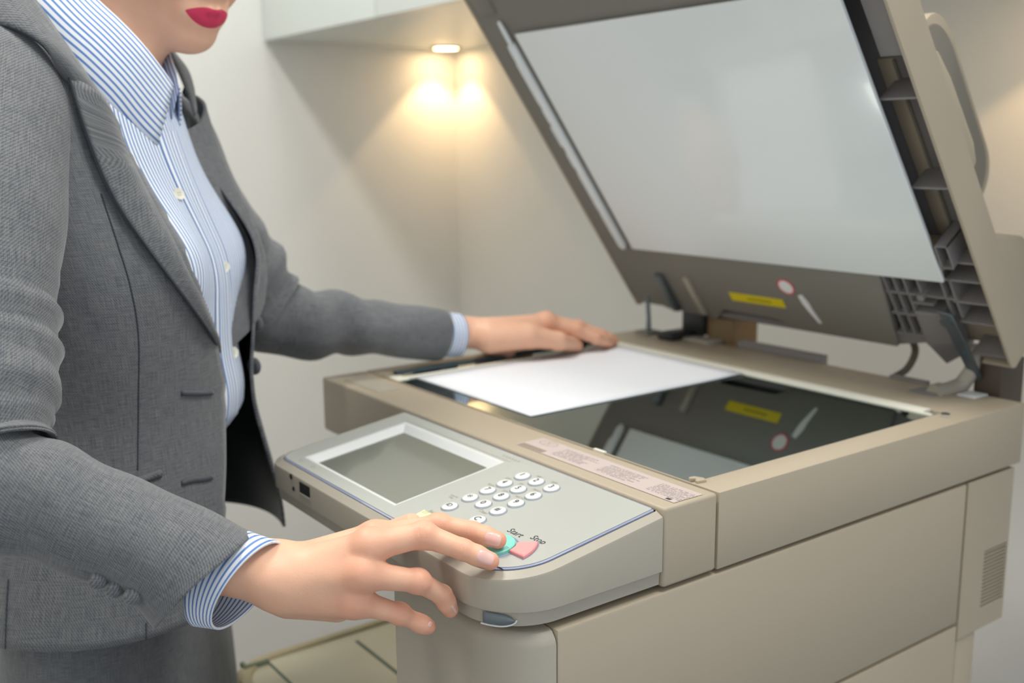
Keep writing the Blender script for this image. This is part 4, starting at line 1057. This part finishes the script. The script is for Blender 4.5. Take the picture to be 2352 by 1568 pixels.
mk('lapel_edge', tube(LG[:, -1], .0010, 8), M_SEAM, jacket, 180)
FLP = mirror(LG)
mk('lapel', grid(FLP[:, ::-1]), M_SUIT, jacket, 180, uv=luv(FLP[:, ::-1]), mods=SOL)
# collar round the neck: near part follows the shoulder, then round the back
KC = 16
cin = spline([(249, 253, .090), (205, 190, .100), (150, 110, .108), (110, 52, .111), (75, 0, .111), (40, -50, .108)], KC)
cou = spline([(151, 181, .116), (128, 142, .128), (100, 106, .136), (62, 80, .140), (20, 62, .141), (-40, 52, .140)], KC)
CG = []
for i in range(KC):
    CG.append([ray_plane_u(*(cin[i]*(1-t)+cou[i]*t+np.array([0, 0, .006*math.sin(math.pi*t)]))) for t in np.linspace(0, 1, 9)])
CG = np.array(CG); e0, e1 = toB(CG[-1])[0], toB(CG[-1])[-1]
back = []
for k in range(1, 9):
    f = k/8
    inn = np.array([e0[0]*math.cos(f*math.pi/2), e0[1]*(1-f)+f*(-.062), e0[2]*(1-f)+f*max(e0[2], .335)+.0])
    out = np.array([e1[0]*math.cos(f*math.pi/2), e1[1]*(1-f)+f*(-.105), e1[2]*(1-f)+f*.272])
    back.append([B(*(inn*(1-t)+out*t+np.array([0, 0, .010*math.sin(math.pi*t)]))) for t in np.linspace(0, 1, 9)])
half = np.concatenate([CG, np.array(back)]); full = np.concatenate([half, mirror(half)[-2::-1]])
mk('collar', grid(full), M_SUIT, jacket, 180, uv=luv(full), mods=SOL)
mk('collar_edge', tube(full[:, -1], .0010, 8), M_SEAM, jacket, 180)
# notch between collar and lapel
gp = [onj(x, y, .0105) for x, y in poly([(205, 222), (228, 240), (250, 252)], 6)]
# seams, pocket, buttonholes
def seam(P, r=.0006, off=.0002, name='seam', m=None):
    C = [onj(x, y, off) for x, y in smooth_curve(P, 40)]; C = [c for c in C if c is not None]
    if len(C) > 3: mk(name, tube(C, r, 6), m or M_SEAM, jacket, 180)
seam([(232, 445), (270, 560), (300, 660), (318, 770), (318, 920), (316, 1080)])
seam([(20, 1330), (14, 1440), (12, 1545)])
seam([(335, 1430), (336, 1480), (338, 1520)])
for y0 in (898, 1098):
    sg = 1 if y0 < 1000 else -1
    P = [(416, y0+2+(8 if sg < 0 else 0)), (440, y0+3), (462, y0+3-(2 if sg < 0 else 0)), (486, y0-4 if sg < 0 else y0+1)]
    C = [onj(x, y, .0006) for x, y in smooth_curve(P, 16)]; C = [c for c in C if c is not None]
    mk('buttonhole', tube(C, .0018, 8), M_SUIT, jacket, 180, uv=None)
    C = [onj(x, y+5, .0012) for x, y in smooth_curve(P, 16)]; C = [c for c in C if c is not None]
    mk('buttonhole_line', tube(C, .0009, 6), M_SEAM, jacket, 180)  # dark raised line laid along the buttonhole
pg = []
for t in np.linspace(0, 1, 10):
    a, b = np.array((296, 1102))*(1-t)+np.array((368, 1076))*t, np.array((304, 1116))*(1-t)+np.array((370, 1094))*t
    pg.append([onj(*(a*(1-s)+b*s), .0008+.0030*math.sin(math.pi*s)) for s in np.linspace(0, 1, 5)])
mk('pocket_welt', grid(pg), M_SUIT, jacket, 180, uv=luv(pg), mods=[('SOLIDIFY', dict(thickness=.002, offset=-1))])
mk('pocket_line', tube([q[-1] for q in pg], .0010, 6), M_SEAM, jacket, 180)  # dark raised line along the lower edge of the welt
# far front buttons
for z in (.087, .045):
    f = 2*math.pi-far_phi(z)-.17; p = sec(f, z, j_o(f, z)); n = FW*.55-RT*.83
    mk('jacket_button', cyl(p-n*.001, n, .0085, .0055, 20, .0015), M_SUIT, jacket, 50, uv=[(0, 0)]*80)

# ---- sleeves
def sleeve(ctrl, n, m, wr, phase=0.0):
    C = np.array([np.r_[at(x, y, d), r] for x, y, d, r in ctrl]); S = spline(C, n)
    P, T, N, Bn = frames(S[:, :3], VF); r = S[:, 3]; s = np.r_[0, np.cumsum(np.linalg.norm(np.diff(P, axis=0), axis=1))]
    G, UV = [], []
    for i in range(n):
        row, ur = [], []
        for j in range(m+1):
            a = 2*math.pi*j/m; q = r[i]+wr(s[i]/s[-1], a, s[i])
            row.append(P[i]+q*(math.cos(a)*N[i]+math.sin(a)*Bn[i])); ur.append((a*.045, s[i]))
        G.append(row); UV.append(ur)
    return np.array(G), np.array(UV), P, T
def wrR(t, a, s):
    w = .0034*math.exp(-((t-.50)/.065)**2)*math.sin(2*math.pi*(s/.026)+1.2*math.cos(a+.6))
    w += .0030*math.exp(-((t-.70)/.13)**2)*math.sin(2*math.pi*(s/.050)+2.2*math.sin(a))+.0022*math.exp(-((t-.64)/.05)**2)*math.sin(2*math.pi*(s/.019)+3.0*math.sin(a+.5))
    w += .0016*math.sin(2*math.pi*(s/.12)+1.5*math.cos(2*a))*(1 if t < .5 else .4)
    return w
RS = [(-20, 120, .805, .022), (-22, 165, .795, .048), (-34, 330, .762, .0585), (-56, 600, .715, .0545), (-50, 820, .685, .0500), (-58, 980, .660, .0470), (-40, 1085, .650, .0440), (40, 1128, .648, .0385), (180, 1182, .652, .0350), (320, 1242, .658, .0352), (402, 1283, .661, .0375), (462, 1325, .665, .0412)]
sg_, suv, sP, sT = sleeve(RS, 90, 48, wrR)
sg_[:, :, :][-1] = sg_[-1]
# slanted sleeve hem: pull the top edge forward, keep the vent point low
for i in range(78, 90):
    w = ((i-77)/12.0)**1.5
    for j in range(49):
        q = sg_[i, j]-sP[i]; top = np.dot(q, CR[1])/.04
        sg_[i, j] += sT[i]*(.010*max(top, 0)+.002*min(top, 0)-.005*np.dot(q, -VF)/.04)*w
rs_ = mk('sleeve', grid(sg_), [M_SUIT, M_SUIT], jacket, 180, uv=suv.reshape(-1, 2), mods=[('SOLIDIFY', dict(thickness=.0024, offset=-1, material_offset=1, material_offset_rim=0))])
bvhRS = BVHTree.FromPolygons([tuple(p) for p in grid(sg_)[0]], [tuple(q) for q in grid(sg_)[1]])
for px in ((226, 1330), (264, 1350), (307, 1367)):
    disc_on(bvhRS, px, .0056, .0030, 'cuff_button', [M_SUIT], rs_, False, .0030)
def wrL(t, a, s):
    w = .0050*math.exp(-((t-.48)/.09)**2)*math.sin(2*math.pi*(s/.040)+1.4*math.cos(a))
    w += .0030*math.exp(-((t-.70)/.12)**2)*math.sin(2*math.pi*(s/.055)+2.0*math.sin(a+1))
    return w+.0014*math.sin(2*math.pi*(s/.13)+1.5*math.cos(2*a))
LSV = [(330, 235, 1.065, .040), (345, 300, 1.062, .058), (400, 430, 1.07, .060), (490, 560, 1.09, .055), (570, 660, 1.11, .050), (625, 722, 1.125, .0450), (700, 742, 1.135, .0380), (800, 745, 1.160, .0335), (900, 757, 1.192, .0315), (1014, 770, 1.229, .0295)]
lg_, luv_, lP, lT = sleeve(LSV, 80, 40, wrL)
mk('sleeve', grid(lg_), [M_SUIT, M_SUIT], jacket, 180, uv=luv_.reshape(-1, 2), mods=[('SOLIDIFY', dict(thickness=.0024, offset=-1, material_offset=1, material_offset_rim=0))])
# ---- shirt cuffs
def cuff(c0, c1, axis_up, ru0, ru1, rd, name='shirt_cuff', skew=0.0, nseg=12, m=44, m_=None, tilt=0.0):
    c0, c1 = np.array(c0), np.array(c1); T = (c1-c0)/np.linalg.norm(c1-c0); L = np.linalg.norm(c1-c0)
    U = axis_up-T*np.dot(axis_up, T); U /= np.linalg.norm(U); W_ = np.cross(T, U); G, UV = [], []
    for i in range(nseg):
        t = i/(nseg-1); row, ur = [], []
        for j in range(m+1):
            a = 2*math.pi*j/m; ru = ru0*(1-t)+ru1*t
            p = c0+(c1-c0)*t+U*math.cos(a)*ru+W_*math.sin(a)*rd+T*skew*math.cos(a)*t+T*tilt*t*np.dot(U*math.cos(a)+W_*math.sin(a), -VF)
            row.append(p); ur.append((a*(ru+rd)/2, t*L))
        G.append(row); UV.append(ur)
    return mk(name, grid(G), m_ or M_STRIPEV, shirt, 180, uv=np.array(UV).reshape(-1, 2), mods=[('SOLIDIFY', dict(thickness=.0016, offset=-1))])
cuff(at(480, 1318, .674), at(570, 1344, .666), CR[1], .0345, .0320, .0270, skew=.012, m_=M_STRIPEC, tilt=-.004)
cuff(at(1000, 768, 1.224), at(1052, 769, 1.242), CR[1], .0270, .0258, .0245)
# ---- shirt collar
fo = [(398, 196), (368, 152), (325, 98), (275, 46), (225, 0), (165, -60), (100, -120)]
lo_ = [(362, 333), (300, 288), (240, 240), (175, 165), (110, 80), (50, 0), (-10, -60)]
fu = [.012, .030, .046, .056, .062, .064, .060]; lu = [.034, .060, .082, .095, .100, .100, .094]
K = 22
F2, L2 = spline(np.c_[fo, fu], K), spline(np.c_[lo_, lu], K); SG = []
for i in range(K):
    row = []
    for t in np.linspace(0, 1, 9):
        q = F2[i]*(1-t)+L2[i]*t
        row.append(ray_plane_u(q[0], q[1], q[2]+.007*math.sin(math.pi*t)))
    SG.append(row)
SG = np.array(SG); e0, e1 = toB(SG[-1])[0], toB(SG[-1])[-1]; back = []
for k in range(1, 8):
    f = k/7
    inn = np.array([e0[0]*math.cos(f*math.pi/2), e0[1]*(1-f)+f*(-.055), e0[2]*(1-f)+f*(e0[2]+.004)]); out = np.array([e1[0]*math.cos(f*math.pi/2), e1[1]*(1-f)+f*(-.08), e1[2]*(1-f)+f*(e1[2]-.01)])
    back.append([B(*(inn*(1-t)+out*t)) for t in np.linspace(0, 1, 9)])
half = np.concatenate([SG, np.array(back)]); full = np.concatenate([half, mirror(half)[-2::-1]])
def cuv(G):
    G = np.array(G); a = np.r_[0, np.cumsum(np.linalg.norm(np.diff(G[:, 4], axis=0), axis=1))]
    return np.array([[(a[i], np.linalg.norm(G[i, j]-G[i, 0])) for j in range(G.shape[1])] for i in range(G.shape[0])]).reshape(-1, 2)
full = farb(full)
mk('shirt_collar', grid(full), M_STRIPEV, shirt, 180, uv=cuv(full), mods=[('SOLIDIFY', dict(thickness=.0016, offset=0))])
# collar stand inside the fold
st_ = np.array([[p+(B(0, -.004, p[2])-p)*.10*t+np.array([0, 0, -.032])*t for t in np.linspace(0, 1, 5)] for p in full[:, 0]])
mk('collar_stand', grid(st_), M_STRIPEV, shirt, 180, uv=[(0.0, .006*j) for i in range(len(st_)) for j in range(5)])
# ---- skirt and shoes
SK = np.array([(-.005, .018, .116, .070), (-.08, .010, .138, .078), (-.14, .004, .148, .082), (-.25, .002, .158, .092), (-.46, .002, .165, .102)])
G, UV = [], []
for z in np.linspace(-.46, -.005, 40):
    c, a, b = [np.interp(z, SK[::-1, 0], SK[::-1, k]) for k in (1, 2, 3)]
    row = []
    for j in range(61):
        f = 2*math.pi*j/60; w = 1+.012*math.sin(5*f)*max(0, (-.1-z)/.36)
        row.append(B(a*w*math.sin(f), c+b*w*math.cos(f), z))
    G.append(row); UV.append([(.15*2*math.pi*j/60, z) for j in range(61)])
mk('skirt', grid(G), M_SUIT, person, 180, uv=np.array(UV).reshape(-1, 2))
for s in (-1, 1):
    prof = [(-.045, .020, .026), (-.030, .030, .030), (.02, .034, .034), (.08, .036, .030), (.125, .034, .024), (.155, .022, .018), (.165, .006, .008)]
    R = []
    for v_, w_, h_ in prof:
        R.append([tuple(B(s*.078+w_*math.sin(a), v_+.005, FLZ+max(0.001, h_*.9+h_*.9*math.cos(a)))) for a in np.linspace(0, 2*math.pi, 21)[:-1]])
    mk('shoe', rings(R), M_DARK, person, 180)
# ---- hair: close cap gathered at the back
def hair_sdf(P):
    d = ell(P, Hd(-.094, 0, .143), (.100, .083, .094), HAX)
    cut = ell(P, Hd(-.018, 0, .082), (.060, .072, .088), HAX)
    d = smax(d, -cut, .010)
    d = smax(d, -((P-np.array(Hd(-.10, 0, .070), np.float32)) @ (HU*.9-HF*.45).astype(np.float32)), .010)
    return smin(d, ell(P, Hd(-.190, 0, .120), (.038, .042, .040), HAX), .012)
hv, hf = nets(hair_sdf, Hd(-.10, 0, .14)-.17, Hd(-.10, 0, .14)+.17, .0040)
mk('hair', (hv, hf), M_HAIR, person, 180)
# ---- eyes and brows
M_EYE = mat('eye_white', srgb(236, 232, 226), .15); M_IRIS = mat('iris', srgb(48, 30, 22), .15); M_BROW = mat('brow', srgb(52, 38, 32), .8)
gz = HF*.93-HU*.36
for s in (-1, 1):
    c = Hd(-.0215, s*.032, .1095); R = []; n = 20
    e = np.cross(gz, HU); e /= np.linalg.norm(e); g = np.cross(e, gz)
    mb = MB()
    for k, (a0, a1) in enumerate(((0, 28), (28, 150))):
        R = [[tuple(c+.0126*(math.cos(math.radians(a))*gz+math.sin(math.radians(a))*(math.cos(2*math.pi*i/n)*e+math.sin(2*math.pi*i/n)*g))) for i in range(n)] for a in np.linspace(max(a0, 1), a1, 8)]
        mb.add(rings(R, k == 0, k == 1), 1-k)
    mk('eye', mb.vf, [M_EYE, M_IRIS], person, 180, mi=mb.m)
    br = spline([Hd(-.004, s*.013, .1290), Hd(-.004, s*.026, .1310), Hd(-.012, s*.040, .1285), Hd(-.024, s*.051, .1245)], 14)
    bt = BVHTree.FromPolygons([tuple(p) for p in vH], [tuple(map(int, q)) for q in fH_])
    br = [np.array(bt.find_nearest(Vector(p))[0]) for p in br]
    mk('eyebrow', tube(br, [.0008]+[.0022]*8+[.0018, .0015, .0012, .0008, .0004], 8), M_BROW, person, 180)
